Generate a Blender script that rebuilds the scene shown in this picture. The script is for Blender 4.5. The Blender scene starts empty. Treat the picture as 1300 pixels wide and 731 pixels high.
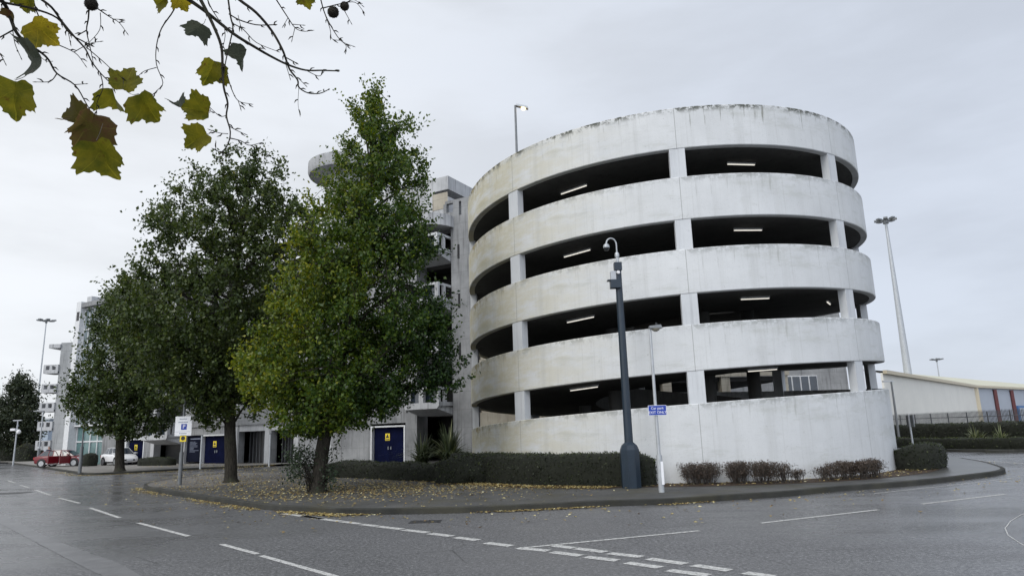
import bpy, bmesh, math, random
import numpy as np
from mathutils import Vector, Matrix, noise
from mathutils.geometry import tessellate_polygon

random.seed(7)
C = bpy.context.scene.collection
PI = math.pi
sin, cos, rad = math.sin, math.cos, math.radians

# ------------------------------------------------------------------ camera numbers (solved from the photograph)
F, PITCH, ROLL, EYE = 875.7, 0.20576, -0.03104, 1.9
_c, _s = cos(ROLL), sin(ROLL)


def ray(px, py):
    X = (px - 650) / F
    Y = (365.5 - py) / F
    X, Y = _c * X - _s * Y, _s * X + _c * Y
    return Vector((X, cos(PITCH) - Y * sin(PITCH), sin(PITCH) + Y * cos(PITCH)))


def G(px, py, z=0.0):            # point of the ground (height z) that the photo shows at px, py
    d = ray(px, py)
    t = (z - EYE) / d.z
    return Vector((d.x * t, d.y * t, z))


def AT(px, py, y):               # point at depth y
    d = ray(px, py)
    t = y / d.y
    return Vector((d.x * t, y, d.z * t + EYE))


# ------------------------------------------------------------------ mesh builder
class MB:
    def __init__(self):
        self.v, self.f, self.uv, self.mi = [], [], {}, []

    def add(self, vs, fs, mi=0):
        o = len(self.v)
        self.v += [Vector(p) for p in vs]
        for f in fs:
            self.f.append([o + i for i in f])
            self.mi.append(mi)
        return self

    def hexa(self, p, mi=0):      # 8 points: bottom ring 0-3, top ring 4-7
        return self.add(p, [(3, 2, 1, 0), (4, 5, 6, 7), (0, 1, 5, 4), (1, 2, 6, 5), (2, 3, 7, 6), (3, 0, 4, 7)], mi)

    def box(self, c, s, M=None, mi=0, bev=0.0):
        c = Vector(c)
        hx, hy, hz = s[0] / 2, s[1] / 2, s[2] / 2
        p = [Vector((x, y, z)) for z in (-hz, hz) for x, y in ((-hx, -hy), (hx, -hy), (hx, hy), (-hx, hy))]
        if M is not None:
            p = [M @ q for q in p]
        return self.hexa([c + q for q in p], mi)

    def tube(self, pts, radii, n=8, mi=0, cap=True):
        pts = [Vector(p) for p in pts]
        if not isinstance(radii, (list, tuple)):
            radii = [radii] * len(pts)
        rings, prev = [], None
        for i, p in enumerate(pts):
            d = (pts[min(i + 1, len(pts) - 1)] - pts[max(i - 1, 0)])
            if d.length < 1e-9:
                d = Vector((0, 0, 1))
            d.normalize()
            if prev is None:
                a = Vector((1, 0, 0)) if abs(d.x) < .8 else Vector((0, 1, 0))
                a = (a - d * a.dot(d)).normalized()
            else:
                a = prev - d * prev.dot(d)
                a = a.normalized() if a.length > 1e-6 else d.orthogonal().normalized()
            prev = a
            b = d.cross(a)
            rings.append([p + (a * cos(2 * PI * k / n) + b * sin(2 * PI * k / n)) * radii[i] for k in range(n)])
        o = len(self.v)
        vs = [q for r in rings for q in r]
        fs = []
        for i in range(len(rings) - 1):
            for k in range(n):
                k2 = (k + 1) % n
                fs.append((i * n + k, i * n + k2, (i + 1) * n + k2, (i + 1) * n + k))
        if cap:
            fs.append(tuple(reversed(range(n))))
            fs.append(tuple((len(rings) - 1) * n + k for k in range(n)))
        return self.add(vs, fs, mi)

    def lathe(self, prof, n=16, c=(0, 0, 0), M=None, mi=0):   # prof: (r, z)
        c = Vector(c)
        vs, fs = [], []
        for r, z in prof:
            for k in range(n):
                q = Vector((r * cos(2 * PI * k / n), r * sin(2 * PI * k / n), z))
                vs.append(c + (M @ q if M is not None else q))
        for i in range(len(prof) - 1):
            for k in range(n):
                k2 = (k + 1) % n
                fs.append((i * n + k, i * n + k2, (i + 1) * n + k2, (i + 1) * n + k))
        fs.append(tuple(reversed(range(n))))
        fs.append(tuple((len(prof) - 1) * n + k for k in range(n)))
        return self.add(vs, fs, mi)

    def prism(self, poly, z0, z1, mi=0):      # poly of (x, y), any winding
        n = len(poly)
        tri = tessellate_polygon([[Vector((p[0], p[1], 0)) for p in poly]])
        vs = [(p[0], p[1], z0) for p in poly] + [(p[0], p[1], z1) for p in poly]
        fs = [tuple(n + i for i in t) for t in tri] + [tuple(reversed(t)) for t in tri]
        fs += [(i, (i + 1) % n, n + (i + 1) % n, n + i) for i in range(n)]
        return self.add(vs, fs, mi)

    def sheet(self, poly, z, mi=0):
        tri = tessellate_polygon([[Vector((p[0], p[1], 0)) for p in poly]])
        fs = []
        for t in tri:
            a, b, c = (Vector((poly[i][0], poly[i][1], 0)) for i in t)
            fs.append(t if (b - a).cross(c - a).z > 0 else tuple(reversed(t)))
        return self.add([(p[0], p[1], z) for p in poly], fs, mi)

    def build(self, name, mat, parent=None, smooth=False, origin=None, uvs=None, recalc=True):
        me = bpy.data.meshes.new(name)
        off = Vector((0, 0, 0))
        if parent is not None:
            off = WLOC.get(parent.name, Vector((0, 0, 0)))
        elif origin is not None:
            off = Vector(origin)
        me.from_pydata([tuple(p - off) for p in self.v], [], self.f)
        mats = mat if isinstance(mat, (list, tuple)) else [mat]
        for m in mats:
            me.materials.append(m)
        if len(mats) > 1:
            me.polygons.foreach_set('material_index', self.mi)
        if uvs:
            ul = me.uv_layers.new(name='UVMap')
            for poly in me.polygons:
                for li in poly.loop_indices:
                    ul.data[li].uv = uvs[me.loops[li].vertex_index]
        if recalc:
            bm = bmesh.new()
            bm.from_mesh(me)
            bmesh.ops.recalc_face_normals(bm, faces=bm.faces)
            bm.to_mesh(me)
            bm.free()
        if smooth:
            me.polygons.foreach_set('use_smooth', [True] * len(me.polygons))
            try:
                me.set_sharp_from_angle(angle=rad(38))
            except Exception:
                pass
        o = bpy.data.objects.new(name, me)
        C.objects.link(o)
        if parent is not None:
            o.parent = parent
            WLOC[o.name] = off
        else:
            o.location = off
            WLOC[o.name] = off
        return o


WLOC = {}
TINY = True


def tag(o, label=None, cat=None, group=None, kind=None):
    if label: o['label'] = label
    if cat: o['category'] = cat
    if group: o['group'] = group
    if kind: o['kind'] = kind
    return o


def thing(name, label, cat, loc=(0, 0, 0), group=None):
    o = bpy.data.objects.new(name, None)
    o.empty_display_size = .3
    C.objects.link(o)
    o.location = loc
    WLOC[o.name] = Vector(loc)
    return tag(o, label, cat, group)


def copy_tree(o, parent=None):
    c = o.copy()
    C.objects.link(c)
    if parent is not None:
        c.parent = parent
    for ch in list(o.children):
        copy_tree(ch, c)
    return c


def text_mesh(name, txt, size, M, mat, parent, extr=.002, align='CENTER'):
    cu = bpy.data.curves.new(name, 'FONT')
    cu.body = txt
    cu.size = size
    cu.extrude = extr
    cu.align_x = align
    cu.align_y = 'CENTER'
    tmp = bpy.data.objects.new(name + '_tmp', cu)
    C.objects.link(tmp)
    dg = bpy.context.evaluated_depsgraph_get()
    me = bpy.data.meshes.new_from_object(tmp.evaluated_get(dg))
    bpy.data.objects.remove(tmp)
    off = WLOC.get(parent.name, Vector())
    me.transform(Matrix.Translation(-off) @ M)
    me.materials.clear()
    me.materials.append(mat)
    o = bpy.data.objects.new(name, me)
    C.objects.link(o)
    o.parent = parent
    WLOC[o.name] = off
    return o


def basis(o, x, y, z):
    M = Matrix.Identity(4)
    for i, a in enumerate((x, y, z)):
        M.col[i][:3] = a
    M.col[3][:3] = o
    return M


# ------------------------------------------------------------------ materials
class NT:
    def __init__(self, name):
        self.m = bpy.data.materials.new(name)
        self.m.use_nodes = True
        self.t = self.m.node_tree
        self.t.nodes.clear()
        self.out = self.t.nodes.new('ShaderNodeOutputMaterial')

    def n(self, typ, **kw):
        nd = self.t.nodes.new('ShaderNode' + typ)
        for k, v in kw.items():
            if hasattr(nd, k):
                setattr(nd, k, v)
        return nd

    def l(self, a, b):
        self.t.links.new(a, b)

    def noise(self, scale, detail=4, rough=.6, vec=None, map_scale=None):
        nd = self.n('TexNoise')
        nd.inputs['Scale'].default_value = scale
        nd.inputs['Detail'].default_value = detail
        nd.inputs['Roughness'].default_value = rough
        if vec is None:
            vec = self.coord()
        if map_scale:
            mp = self.n('Mapping')
            mp.inputs['Scale'].default_value = map_scale
            self.l(vec, mp.inputs['Vector'])
            vec = mp.outputs[0]
        self.l(vec, nd.inputs['Vector'])
        return nd.outputs['Fac']

    def coord(self, w='Object'):
        return self.n('TexCoord').outputs[w]

    def world(self):
        return self.n('NewGeometry').outputs['Position']

    def ramp(self, fac, stops, interp='LINEAR'):
        r = self.n('ValToRGB')
        r.color_ramp.interpolation = interp
        el = r.color_ramp.elements
        while len(el) < len(stops):
            el.new(.5)
        for e, (p, c) in zip(el, stops):
            e.position = p
            e.color = (*c, 1) if not isinstance(c, (int, float)) else (c, c, c, 1)
        self.l(fac, r.inputs[0])
        return r.outputs[0]

    def mix(self, fac, a, b, mode='MIX'):
        nd = self.n('MixRGB', blend_type=mode)
        for s, v in zip(nd.inputs, (fac, a, b)):
            if isinstance(v, (int, float)):
                s.default_value = v if s.type == 'VALUE' else (v, v, v, 1)
            elif isinstance(v, tuple):
                s.default_value = (*v, 1)
            else:
                self.l(v, s)
        return nd.outputs[0]

    def math(self, op, a, b=0.0, c=0.0, clamp=False):
        nd = self.n('Math', operation=op, use_clamp=clamp)
        for s, v in zip(nd.inputs, (a, b, c)):
            if isinstance(v, (int, float)):
                s.default_value = v
            else:
                self.l(v, s)
        return nd.outputs[0]

    def mapr(self, v, a, b, c=0.0, d=1.0):
        nd = self.n('MapRange', clamp=True, interpolation_type='SMOOTHSTEP')
        self.l(v, nd.inputs[0])
        for i, q in enumerate((a, b, c, d)):
            nd.inputs[i + 1].default_value = q
        return nd.outputs[0]

    def bump(self, h, strength=.3, dist=.01):
        nd = self.n('Bump')
        nd.inputs['Strength'].default_value = strength
        nd.inputs['Distance'].default_value = dist
        self.l(h, nd.inputs['Height'])
        return nd.outputs[0]

    def pbr(self, col, rough=.7, metal=0.0, normal=None, spec=.5, emis=None, estr=0.0, trans=0.0):
        b = self.n('BsdfPrincipled')
        for k, v in (('Base Color', col), ('Roughness', rough), ('Metallic', metal), ('Specular IOR Level', spec)):
            if isinstance(v, tuple):
                b.inputs[k].default_value = (*v, 1)
            elif isinstance(v, (int, float)):
                b.inputs[k].default_value = v
            else:
                self.l(v, b.inputs[k])
        if normal is not None:
            self.l(normal, b.inputs['Normal'])
        if emis:
            b.inputs['Emission Color'].default_value = (*emis, 1)
            b.inputs['Emission Strength'].default_value = estr
        b.inputs['Transmission Weight'].default_value = trans
        self.l(b.outputs[0], self.out.inputs[0])
        return self.m


def simple(name, col, rough=.6, metal=0., var=.12, scale=6., spec=.5):
    t = NT(name)
    nz = t.noise(scale, 5, .65)
    c = t.ramp(nz, [(.3, tuple(x * (1 - var) for x in col)), (.7, tuple(min(1, x * (1 + var)) for x in col))])
    return t.pbr(c, rough, metal, t.bump(nz, .08), spec)


def m_ramp_concrete():
    t = NT('painted_ramp_concrete')
    uv = t.coord('UV')
    ob = t.coord()
    sep = t.n('SeparateXYZ')
    t.l(uv, sep.inputs[0])
    u, v = sep.outputs[0], sep.outputs[1]                 # u: bays round the drum, v: metres below the parapet top
    zo = t.n('SeparateXYZ')
    t.l(ob, zo.inputs[0])
    expo = t.mapr(zo.outputs[2], 10.6, 11.9, .45, 1.15)    # the top ring is weathered most
    big = t.noise(.5, 7, .68, ob)
    base = t.ramp(big, [(.3, (.555, .57, .58)), (.7, (.655, .67, .68))])
    # patchwork of pours and repainted panels
    br = t.n('TexBrick')
    br.inputs['Scale'].default_value = 1.0
    br.inputs['Brick Width'].default_value = .5
    br.inputs['Row Height'].default_value = .77
    br.inputs['Mortar Size'].default_value = .0016
    br.offset = .0
    br.inputs['Color1'].default_value = (1, 1, 1, 1)
    br.inputs['Color2'].default_value = (.93, .93, .92, 1)
    br.inputs['Mortar'].default_value = (.74, .74, .73, 1)
    t.l(uv, br.inputs['Vector'])
    base = t.mix(.32, base, br.outputs['Color'], 'MULTIPLY')
    # lichen tint on the weather side, broken up by fine grain
    side = t.mapr(u, .0, 1.45)
    yn = t.noise(1.4, 9, .78, uv, (2.2, 1.0, 1))
    yel = t.math('MULTIPLY', t.mapr(yn, .34, .60), t.math('MULTIPLY', side, .74))
    base = t.mix(yel, base, (.49, .44, .265))
    yn2 = t.noise(2.0, 9, .78, uv, (6, .7, 1))
    edge0 = t.mapr(v, .0, .9, 1.0, .12)
    yel2 = t.math('MULTIPLY', t.math('MULTIPLY', t.mapr(yn2, .48, .60), t.mapr(u, .8, 1.6)), t.math('MULTIPLY', edge0, .85))
    base = t.mix(yel2, base, (.27, .21, .075))
    # thin dark drips from the rim: sharp, ending at different heights
    st = t.noise(1.0, 3, .6, uv, (46, .22, 1))
    st2 = t.noise(1.0, 6, .75, uv, (5.0, .3, 1))
    reach = t.math('SUBTRACT', t.mapr(t.noise(1.0, 2, .5, uv, (30, 0, 1)), .3, .75, .05, 1.1), v)
    a = t.math('MULTIPLY', t.mapr(st, .52, .60), t.mapr(st2, .47, .60))
    a = t.math('MULTIPLY', t.math('MULTIPLY', a, t.mapr(reach, .0, .35)), expo)
    base = t.mix(t.math('MULTIPLY', a, .68), base, (.13, .13, .105))
    # broad washed-down bands
    wb = t.noise(1.0, 5, .7, uv, (7, .04, 1))
    base = t.mix(t.math('MULTIPLY', t.mapr(wb, .50, .66), .2), base, (.33, .335, .32))
    # grey-green damp patches of uneven outline
    dp = t.noise(1.0, 9, .8, uv, (1.7, 1.1, 1))
    base = t.mix(t.math('MULTIPLY', t.mapr(dp, .50, .62), .24), base, (.30, .31, .25))
    # black algae crust along the rim
    top = t.mapr(v, .02, .30, 1, 0)
    cr = t.noise(1.0, 9, .8, uv, (20, 3.2, 1))
    cr2 = t.noise(1.0, 4, .6, uv, (3.0, .2, 1))
    b = t.math('MULTIPLY', t.math('MULTIPLY', t.mapr(cr, .47, .53), t.mapr(cr2, .36, .52)), t.math('MULTIPLY', top, expo))
    base = t.mix(t.math('MULTIPLY', b, .85), base, (.055, .06, .045))
    # grimy hairlines and pitting
    fs = t.noise(1.0, 6, .75, uv, (40, .12, 1))
    base = t.mix(t.math('MULTIPLY', t.mapr(fs, .54, .66), .22), base, (.33, .33, .31))
    sp = t.noise(9, 9, .82, ob)
    base = t.mix(t.math('MULTIPLY', t.mapr(sp, .60, .66), .5), base, (.20, .20, .185))
    sp2 = t.noise(30, 4, .75, ob)
    base = t.mix(t.math('MULTIPLY', t.mapr(sp2, .60, .68), .4), base, (.26, .26, .25))
    # joint at each column
    fr = t.math('ABSOLUTE', t.math('SUBTRACT', t.math('FRACT', t.math('ADD', u, .5)), .5))
    base = t.mix(t.math('MULTIPLY', t.math('LESS_THAN', fr, .0016), .5), base, (.12, .12, .11))
    # formwork tie holes
    fine = t.noise(28, 6, .75, ob)
    return t.pbr(base, .8, 0, t.bump(t.math('ADD', fine, sp), .25, .02), .25)


def m_grey_concrete(name, lo, hi, streak=.5, joint=.45):
    t = NT(name)
    big = t.noise(.5, 5, .65)
    base = t.ramp(big, [(.3, lo), (.7, hi)])
    st = t.noise(1.0, 6, .7, None, (5, 5, .22))
    base = t.mix(t.math('MULTIPLY', t.mapr(st, .5, .7), streak), base, tuple(x * .35 for x in lo))
    fine = t.noise(14, 6, .7)
    base = t.mix(t.math('MULTIPLY', t.mapr(fine, .58, .75), .3), base, tuple(x * .5 for x in lo))
    # panel joints
    sp = t.n('SeparateXYZ')
    t.l(t.coord(), sp.inputs[0])
    fr = t.math('FRACT', t.math('DIVIDE', sp.outputs[2], 1.14))
    base = t.mix(t.math('MULTIPLY', t.math('LESS_THAN', fr, .022), joint), base, (.1, .1, .1))
    return t.pbr(base, .85, 0, t.bump(fine, .2, .02), .2)


def m_asphalt():
    t = NT('worn_damp_asphalt')
    p = t.world()
    g1 = t.noise(60, 3, .8, p)
    g2 = t.noise(17, 5, .85, p)
    md = t.noise(2.2, 6, .75, p)
    lg = t.noise(.16, 4, .55, p)
    sp = t.math('ADD', t.math('MULTIPLY', g1, .45), t.math('MULTIPLY', g2, .55))
    c = t.ramp(sp, [(.40, (.012, .012, .014)), (.5, (.085, .086, .090)), (.59, (.36, .36, .365))])
    c = t.mix(t.mapr(md, .35, .7, .0, .4), c, (.075, .075, .079))
    c = t.mix(t.mapr(lg, .4, .68, 0, .5), c, (.15, .15, .155))
    # damp film: wettest towards the exit road, streaked along the running lanes
    sx = t.n('SeparateXYZ')
    t.l(p, sx.inputs[0])
    wet = t.mapr(t.math('ADD', sx.outputs[0], t.math('MULTIPLY', t.math('SUBTRACT', lg, .5), 14.0)), 0.0, 8.0)
    wet2 = t.mapr(t.math('ADD', t.math('MULTIPLY', sx.outputs[0], -1.0), t.math('MULTIPLY', t.math('SUBTRACT', lg, .5), 14.0)), 2.0, 12.0)
    w = t.noise(.5, 5, .6, p, (.35, 1.0, 1))
    rough = t.ramp(w, [(.38, .44), (.62, .56)])
    rough = t.math('SUBTRACT', rough, t.math('MULTIPLY', t.math('MAXIMUM', wet, t.math('MULTIPLY', wet2, .95)), t.mapr(w, .3, .65, .34, .2)))
    # hairline cracks
    vo = t.n('TexVoronoi', feature='DISTANCE_TO_EDGE')
    vo.inputs['Scale'].default_value = .32
    wp = t.mix(.12, p, t.n('TexNoise').outputs['Color'], 'ADD')
    t.l(wp, vo.inputs['Vector'])
    ck = t.math('MULTIPLY', t.math('LESS_THAN', vo.outputs['Distance'], .003), t.mapr(t.noise(.3, 3, .5, p), .46, .56))
    c = t.mix(t.math('MULTIPLY', ck, .5), c, (.012, .012, .012))
    # oil drips
    od = t.mapr(t.noise(.9, 4, .6, p), .68, .76)
    c = t.mix(t.math('MULTIPLY', od, .5), c, (.02, .02, .021))
    return t.pbr(c, rough, 0, t.bump(t.math('ADD', sp, t.math('MULTIPLY', md, .5)), .7, .014), .55)


def m_ground(name, lo, hi, scale, spots, moss=0.0, rough=.85, mscale=.7, pale_spot=None, wet=0):
    t = NT(name)
    p = t.world()
    a = t.noise(scale, 5, .65, p)
    c = t.ramp(a, [(.3, lo), (.7, hi)])
    f = t.noise(60, 3, .7, p)
    c = t.mix(t.math('MULTIPLY', t.mapr(f, .45, .7), .5), c, spots)
    if moss:
        mo = t.noise(mscale, 6, .7, p)
        c = t.mix(t.math('MULTIPLY', t.mapr(mo, .46, .64), moss), c, (.055, .05, .028))
    if pale_spot:                                   # paler paving round one point, with a ragged edge
        (dx, dy), dr = pale_spot
        vd = t.n('VectorMath', operation='DISTANCE')
        t.l(p, vd.inputs[0])
        vd.inputs[1].default_value = (dx, dy, .12)
        dd = t.math('ADD', vd.outputs['Value'], t.math('MULTIPLY', t.math('SUBTRACT', t.noise(.6, 5, .7, p), .5), 7.0))
        c = t.mix(t.mapr(dd, dr * .55, dr, .8, 0), c, t.mix(t.mapr(f, .4, .65), (.21, .20, .19), (.12, .115, .11)))
    if wet:
        sx = t.n('SeparateXYZ')
        t.l(p, sx.inputs[0])
        rough = t.mapr(t.math('ADD', sx.outputs[0], t.math('MULTIPLY', t.math('SUBTRACT', a, .5), 12.0)), 5.0, 15.0, rough, wet)
    return t.pbr(c, rough, 0, t.bump(f, .35, .01), .4)


def m_leaf(name, stops, trans=.35, rough=.55):
    t = NT(name)
    at = t.n('Attribute')
    at.attribute_name = 'tint'
    c = t.ramp(at.outputs['Fac'], stops)
    d = t.n('BsdfPrincipled')
    t.l(c, d.inputs['Base Color'])
    d.inputs['Roughness'].default_value = rough
    d.inputs['Specular IOR Level'].default_value = .45
    tr = t.n('BsdfTranslucent')
    t.l(t.mix(1.0, c, (1.25, 1.2, .6), 'MULTIPLY'), tr.inputs[0])
    mx = t.n('MixShader')
    mx.inputs[0].default_value = trans
    t.l(d.outputs[0], mx.inputs[1])
    t.l(tr.outputs[0], mx.inputs[2])
    t.l(mx.outputs[0], t.out.inputs[0])
    return t.m


def m_bark():
    t = NT('rough_bark')
    a = t.noise(9, 6, .7, None, (2.2, 2.2, .5))
    c = t.ramp(a, [(.3, (.012, .011, .009)), (.55, (.036, .032, .026)), (.75, (.075, .068, .054))])
    g = t.noise(1.3, 4, .6)
    c = t.mix(t.math('MULTIPLY', t.mapr(g, .5, .7), .4), c, (.04, .05, .025))
    return t.pbr(c, .9, 0, t.bump(a, .8, .04), .2)


def m_plane_leaf(name, g, y, b):
    t = NT(name)
    co = t.coord()
    n1 = t.noise(9, 5, .65, co)
    c = t.ramp(n1, [(.32, g), (.6, y)])
    n2 = t.noise(14, 5, .7, co)
    c = t.mix(t.math('MULTIPLY', t.mapr(n2, .58, .7), .85), c, b)
    uv = t.coord('UV')
    sp = t.n('SeparateXYZ')
    t.l(uv, sp.inputs[0])
    # veins: rays of the leaf
    w = t.math('ABSOLUTE', t.math('SUBTRACT', t.math('FRACT', sp.outputs[0]), .5))
    vein = t.math('MULTIPLY', t.math('LESS_THAN', w, .025), .5)
    c = t.mix(vein, c, tuple(min(1, x * 1.8) for x in y))
    d = t.n('BsdfPrincipled')
    t.l(c, d.inputs['Base Color'])
    d.inputs['Roughness'].default_value = .55
    d.inputs['Specular IOR Level'].default_value = .35
    tr = t.n('BsdfTranslucent')
    t.l(c, tr.inputs[0])
    mx = t.n('MixShader')
    mx.inputs[0].default_value = .62
    t.l(d.outputs[0], mx.inputs[1])
    t.l(tr.outputs[0], mx.inputs[2])
    t.l(mx.outputs[0], t.out.inputs[0])
    return t.m


def m_paint_line():
    t = NT('worn_road_paint')
    p = t.world()
    n1 = t.noise(14, 6, .75, p)
    n2 = t.noise(70, 3, .7, p)
    wear = t.math('MAXIMUM', t.mapr(n1, .47, .60), t.math('MULTIPLY', t.mapr(n2, .45, .65), .75))
    c = t.mix(t.math('MULTIPLY', wear, .75), (.58, .58, .56), (.11, .11, .11))
    return t.pbr(c, .6, 0, None, .3)


def m_glass(name, col, rough=.08):
    t = NT(name)
    n = t.noise(1.2, 2, .5)
    c = t.mix(t.mapr(n, .35, .65), tuple(x * .7 for x in col), col)
    return t.pbr(c, rough, 0, None, .8)


def m_cladding(name, col):
    t = NT(name)
    w = t.n('TexWave', wave_type='BANDS', bands_direction='X')
    w.inputs['Scale'].default_value = .6
    t.l(t.coord('UV'), w.inputs['Vector'])
    n = t.noise(.4, 5, .6)
    c = t.ramp(n, [(.3, tuple(x * .9 for x in col)), (.7, col)])
    c = t.mix(t.math('MULTIPLY', w.outputs['Fac'], .55), c, tuple(x * .6 for x in col))
    return t.pbr(c, .5, 0, t.bump(w.outputs['Fac'], .6, .04), .4)


def m_lamp(name, col, s):
    t = NT(name)
    return t.pbr(col, .4, 0, None, .5, col, s)


M = {}
M['ramp'] = m_ramp_concrete()
M['column'] = m_grey_concrete('painted_column_concrete', (.52, .54, .56), (.62, .64, .66), .25, 0)
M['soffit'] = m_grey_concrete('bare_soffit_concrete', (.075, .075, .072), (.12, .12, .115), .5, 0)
M['grey'] = m_grey_concrete('weathered_grey_concrete', (.17, .175, .18), (.32, .325, .33), .75)
M['pale_grey'] = m_grey_concrete('pale_board_marked_concrete', (.26, .27, .275), (.40, .41, .415), .55)
M['white_conc'] = m_grey_concrete('painted_white_concrete', (.34, .345, .355), (.52, .53, .54), .7, 0)
M['tan_conc'] = m_grey_concrete('dirty_tan_concrete', (.30, .27, .22), (.44, .41, .34), .7)
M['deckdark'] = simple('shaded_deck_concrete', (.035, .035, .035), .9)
M['asphalt'] = m_asphalt()
M['patch'] = m_ground('pale_resurfaced_strip', (.125, .125, .13), (.20, .20, .205), 2.2, (.08, .08, .085), rough=.42)
M['ironwork'] = simple('dark_cast_iron', (.03, .03, .032), .5)
M['pave'] = m_ground('mossy_dark_footway', (.045, .046, .045), (.105, .104, .10), .55, (.02, .02, .02), .5, pale_spot=((-15, 34), 7.0), wet=.3)
M['pave_light'] = m_ground('dusty_paving', (.17, .16, .15), (.30, .29, .27), .5, (.12, .11, .10), .12)
M['kerb'] = m_ground('mossy_kerb_stone', (.016, .017, .015), (.05, .05, .044), 1.2, (.012, .012, .011), .4)
M['soil'] = m_ground('leafy_bare_soil', (.02, .013, .008), (.055, .035, .02), 3, (.09, .045, .02), 0)
M['grassbank'] = m_ground('rough_verge_turf', (.03, .04, .012), (.06, .075, .025), 1, (.02, .025, .01), 0)
M['paint'] = m_paint_line()
M['bark'] = m_bark()
M['leaf_gold'] = m_leaf('yellowing_green_leaves', [(0, (.008, .026, .008)), (.4, (.040, .085, .012)), (.72, (.115, .160, .012)), (1, (.26, .255, .014))], .38, .45)
M['leaf_dark'] = m_leaf('dark_green_leaves', [(0, (.012, .026, .009)), (.5, (.055, .084, .022)), (.85, (.105, .135, .028)), (1, (.15, .14, .025))], .35, .4)
M['leaf_far'] = m_leaf('dull_green_leaves', [(0, (.018, .026, .017)), (.6, (.04, .055, .028)), (1, (.08, .085, .035))], .25)
M['leaf_hedge'] = m_leaf('clipped_hedge_leaves', [(0, (.010, .014, .006)), (.5, (.032, .044, .015)), (1, (.11, .135, .04))], .2)
M['leaf_bramble'] = m_leaf('bluish_sucker_leaves', [(0, (.014, .024, .014)), (.6, (.035, .058, .03)), (1, (.07, .10, .05))], .25)
M['hedge_core'] = simple('dark_hedge_interior', (.008, .010, .005), .95, 0, .4, 8)
M['twig'] = simple('bare_brown_twigs', (.075, .064, .054), .9, 0, .3, 20)
M['leaf_brown'] = m_leaf('dull_brown_shrub_leaves', [(0, (.028, .019, .015)), (.5, (.075, .055, .043)), (1, (.14, .108, .085))], .15)
M['blade'] = m_leaf('sword_shaped_leaves', [(0, (.02, .032, .016)), (.5, (.06, .082, .036)), (1, (.22, .235, .12))], .15)
M['litter'] = m_leaf('fallen_autumn_leaves', [(0, (.08, .045, .02)), (.35, (.26, .18, .06)), (.7, (.46, .38, .15)), (1, (.62, .58, .38))], .1, .8)
M['pole_blue'] = simple('dark_blue_pole_paint', (.010, .022, .037), .38, 0, .15, 3)
M['galv'] = simple('galvanised_steel', (.42, .44, .46), .45, .35, .12, 5)
M['galv_dark'] = simple('weathered_steel', (.16, .17, .18), .5, .3, .15, 5)
M['white_plastic'] = simple('white_plastic', (.72, .72, .73), .4, 0, .05)
M['dark_plastic'] = simple('dark_plastic', (.02, .022, .025), .35)
M['blue_sign'] = simple('blue_sign_face', (.006, .040, .33), .4, 0, .06, 2)
M['white_sign'] = simple('white_sign_face', (.80, .81, .84), .4, 0, .05, 2)
M['yellow_sign'] = simple('yellow_sign_face', (.78, .60, .03), .4, 0, .08, 3)
M['sign_text_dark'] = simple('faded_print', (.22, .25, .33), .5)
M['text_white'] = simple('white_lettering', (.82, .82, .84), .4, 0, .03)
M['black'] = simple('black_paint', (.012, .012, .014), .4)
M['door_blue'] = simple('navy_door_paint', (.004, .006, .026), .7, 0, .3, 2, .04)
M['panel_navy'] = simple('navy_panel', (.007, .009, .02), .6, 0, .2, 2, .06)
M['frame_white'] = simple('white_frame_paint', (.62, .63, .64), .5, 0, .1)
M['dark_glass'] = m_glass('dark_window_glass', (.02, .03, .045))
M['green_glass'] = m_glass('green_tinted_glass', (.10, .19, .19))
M['blue_glass'] = m_glass('blue_tinted_glass', (.17, .21, .23))
M['cream_clad'] = m_cladding('cream_profiled_cladding', (.86, .84, .77))
M['grey_clad'] = m_cladding('grey_blue_cladding', (.44, .48, .54))
M['roof_pale'] = simple('pale_green_roof_sheet', (.50, .49, .38), .6, 0, .08, .3)
M['red_trim'] = simple('dark_red_steel', (.10, .025, .025), .5)
M['buff_trim'] = simple('buff_flashing', (.52, .46, .34), .5)
M['shutter_blue'] = simple('blue_shutter_frame', (.05, .14, .32), .5)
M['palisade'] = simple('galvanised_palisade', (.10, .105, .115), .6, .1, .15, 4)
M['red_paint'] = simple('red_car_paint', (.15, .008, .014), .22, .0, .05, 1)
M['white_paint'] = simple('white_car_paint', (.72, .72, .73), .2, 0, .03, 1)
M['tyre'] = simple('tyre_rubber', (.014, .014, .015), .8)
M['rim'] = simple('alloy_rim', (.4, .41, .42), .35, .6)
M['headlamp'] = m_glass('headlamp_lens', (.55, .57, .6), .1)
M['taillamp'] = simple('red_lamp_lens', (.35, .02, .02), .2)
M['chrome'] = simple('pale_sill_metal', (.6, .6, .6), .35, .4)
M['tube_lit'] = m_lamp('lit_strip_lamp', (1.0, .95, .85), .75)
M['lamp_warm'] = m_lamp('lit_amber_lamp', (1.0, .66, .26), 6.0)
M['lantern_glass'] = m_glass('dull_lantern_bowl', (.35, .33, .27), .25)
M['skin'] = simple('skin', (.45, .28, .21), .6)
M['navy_cloth'] = simple('navy_jacket_cloth', (.012, .017, .04), .85)
M['hair'] = simple('dark_hair', (.015, .012, .01), .7)
M['far_bldg'] = simple('far_pale_cladding', (.36, .42, .50), .6, 0, .06, .4)
M['pl1'] = m_plane_leaf('plane_leaf_olive', (.075, .092, .010), (.20, .18, .014), (.10, .045, .012))
M['pl2'] = m_plane_leaf('plane_leaf_yellow', (.15, .14, .012), (.38, .29, .02), (.12, .055, .015))
M['pl3'] = m_plane_leaf('plane_leaf_brown', (.11, .045, .028), (.10, .085, .02), (.05, .018, .012))
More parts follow.
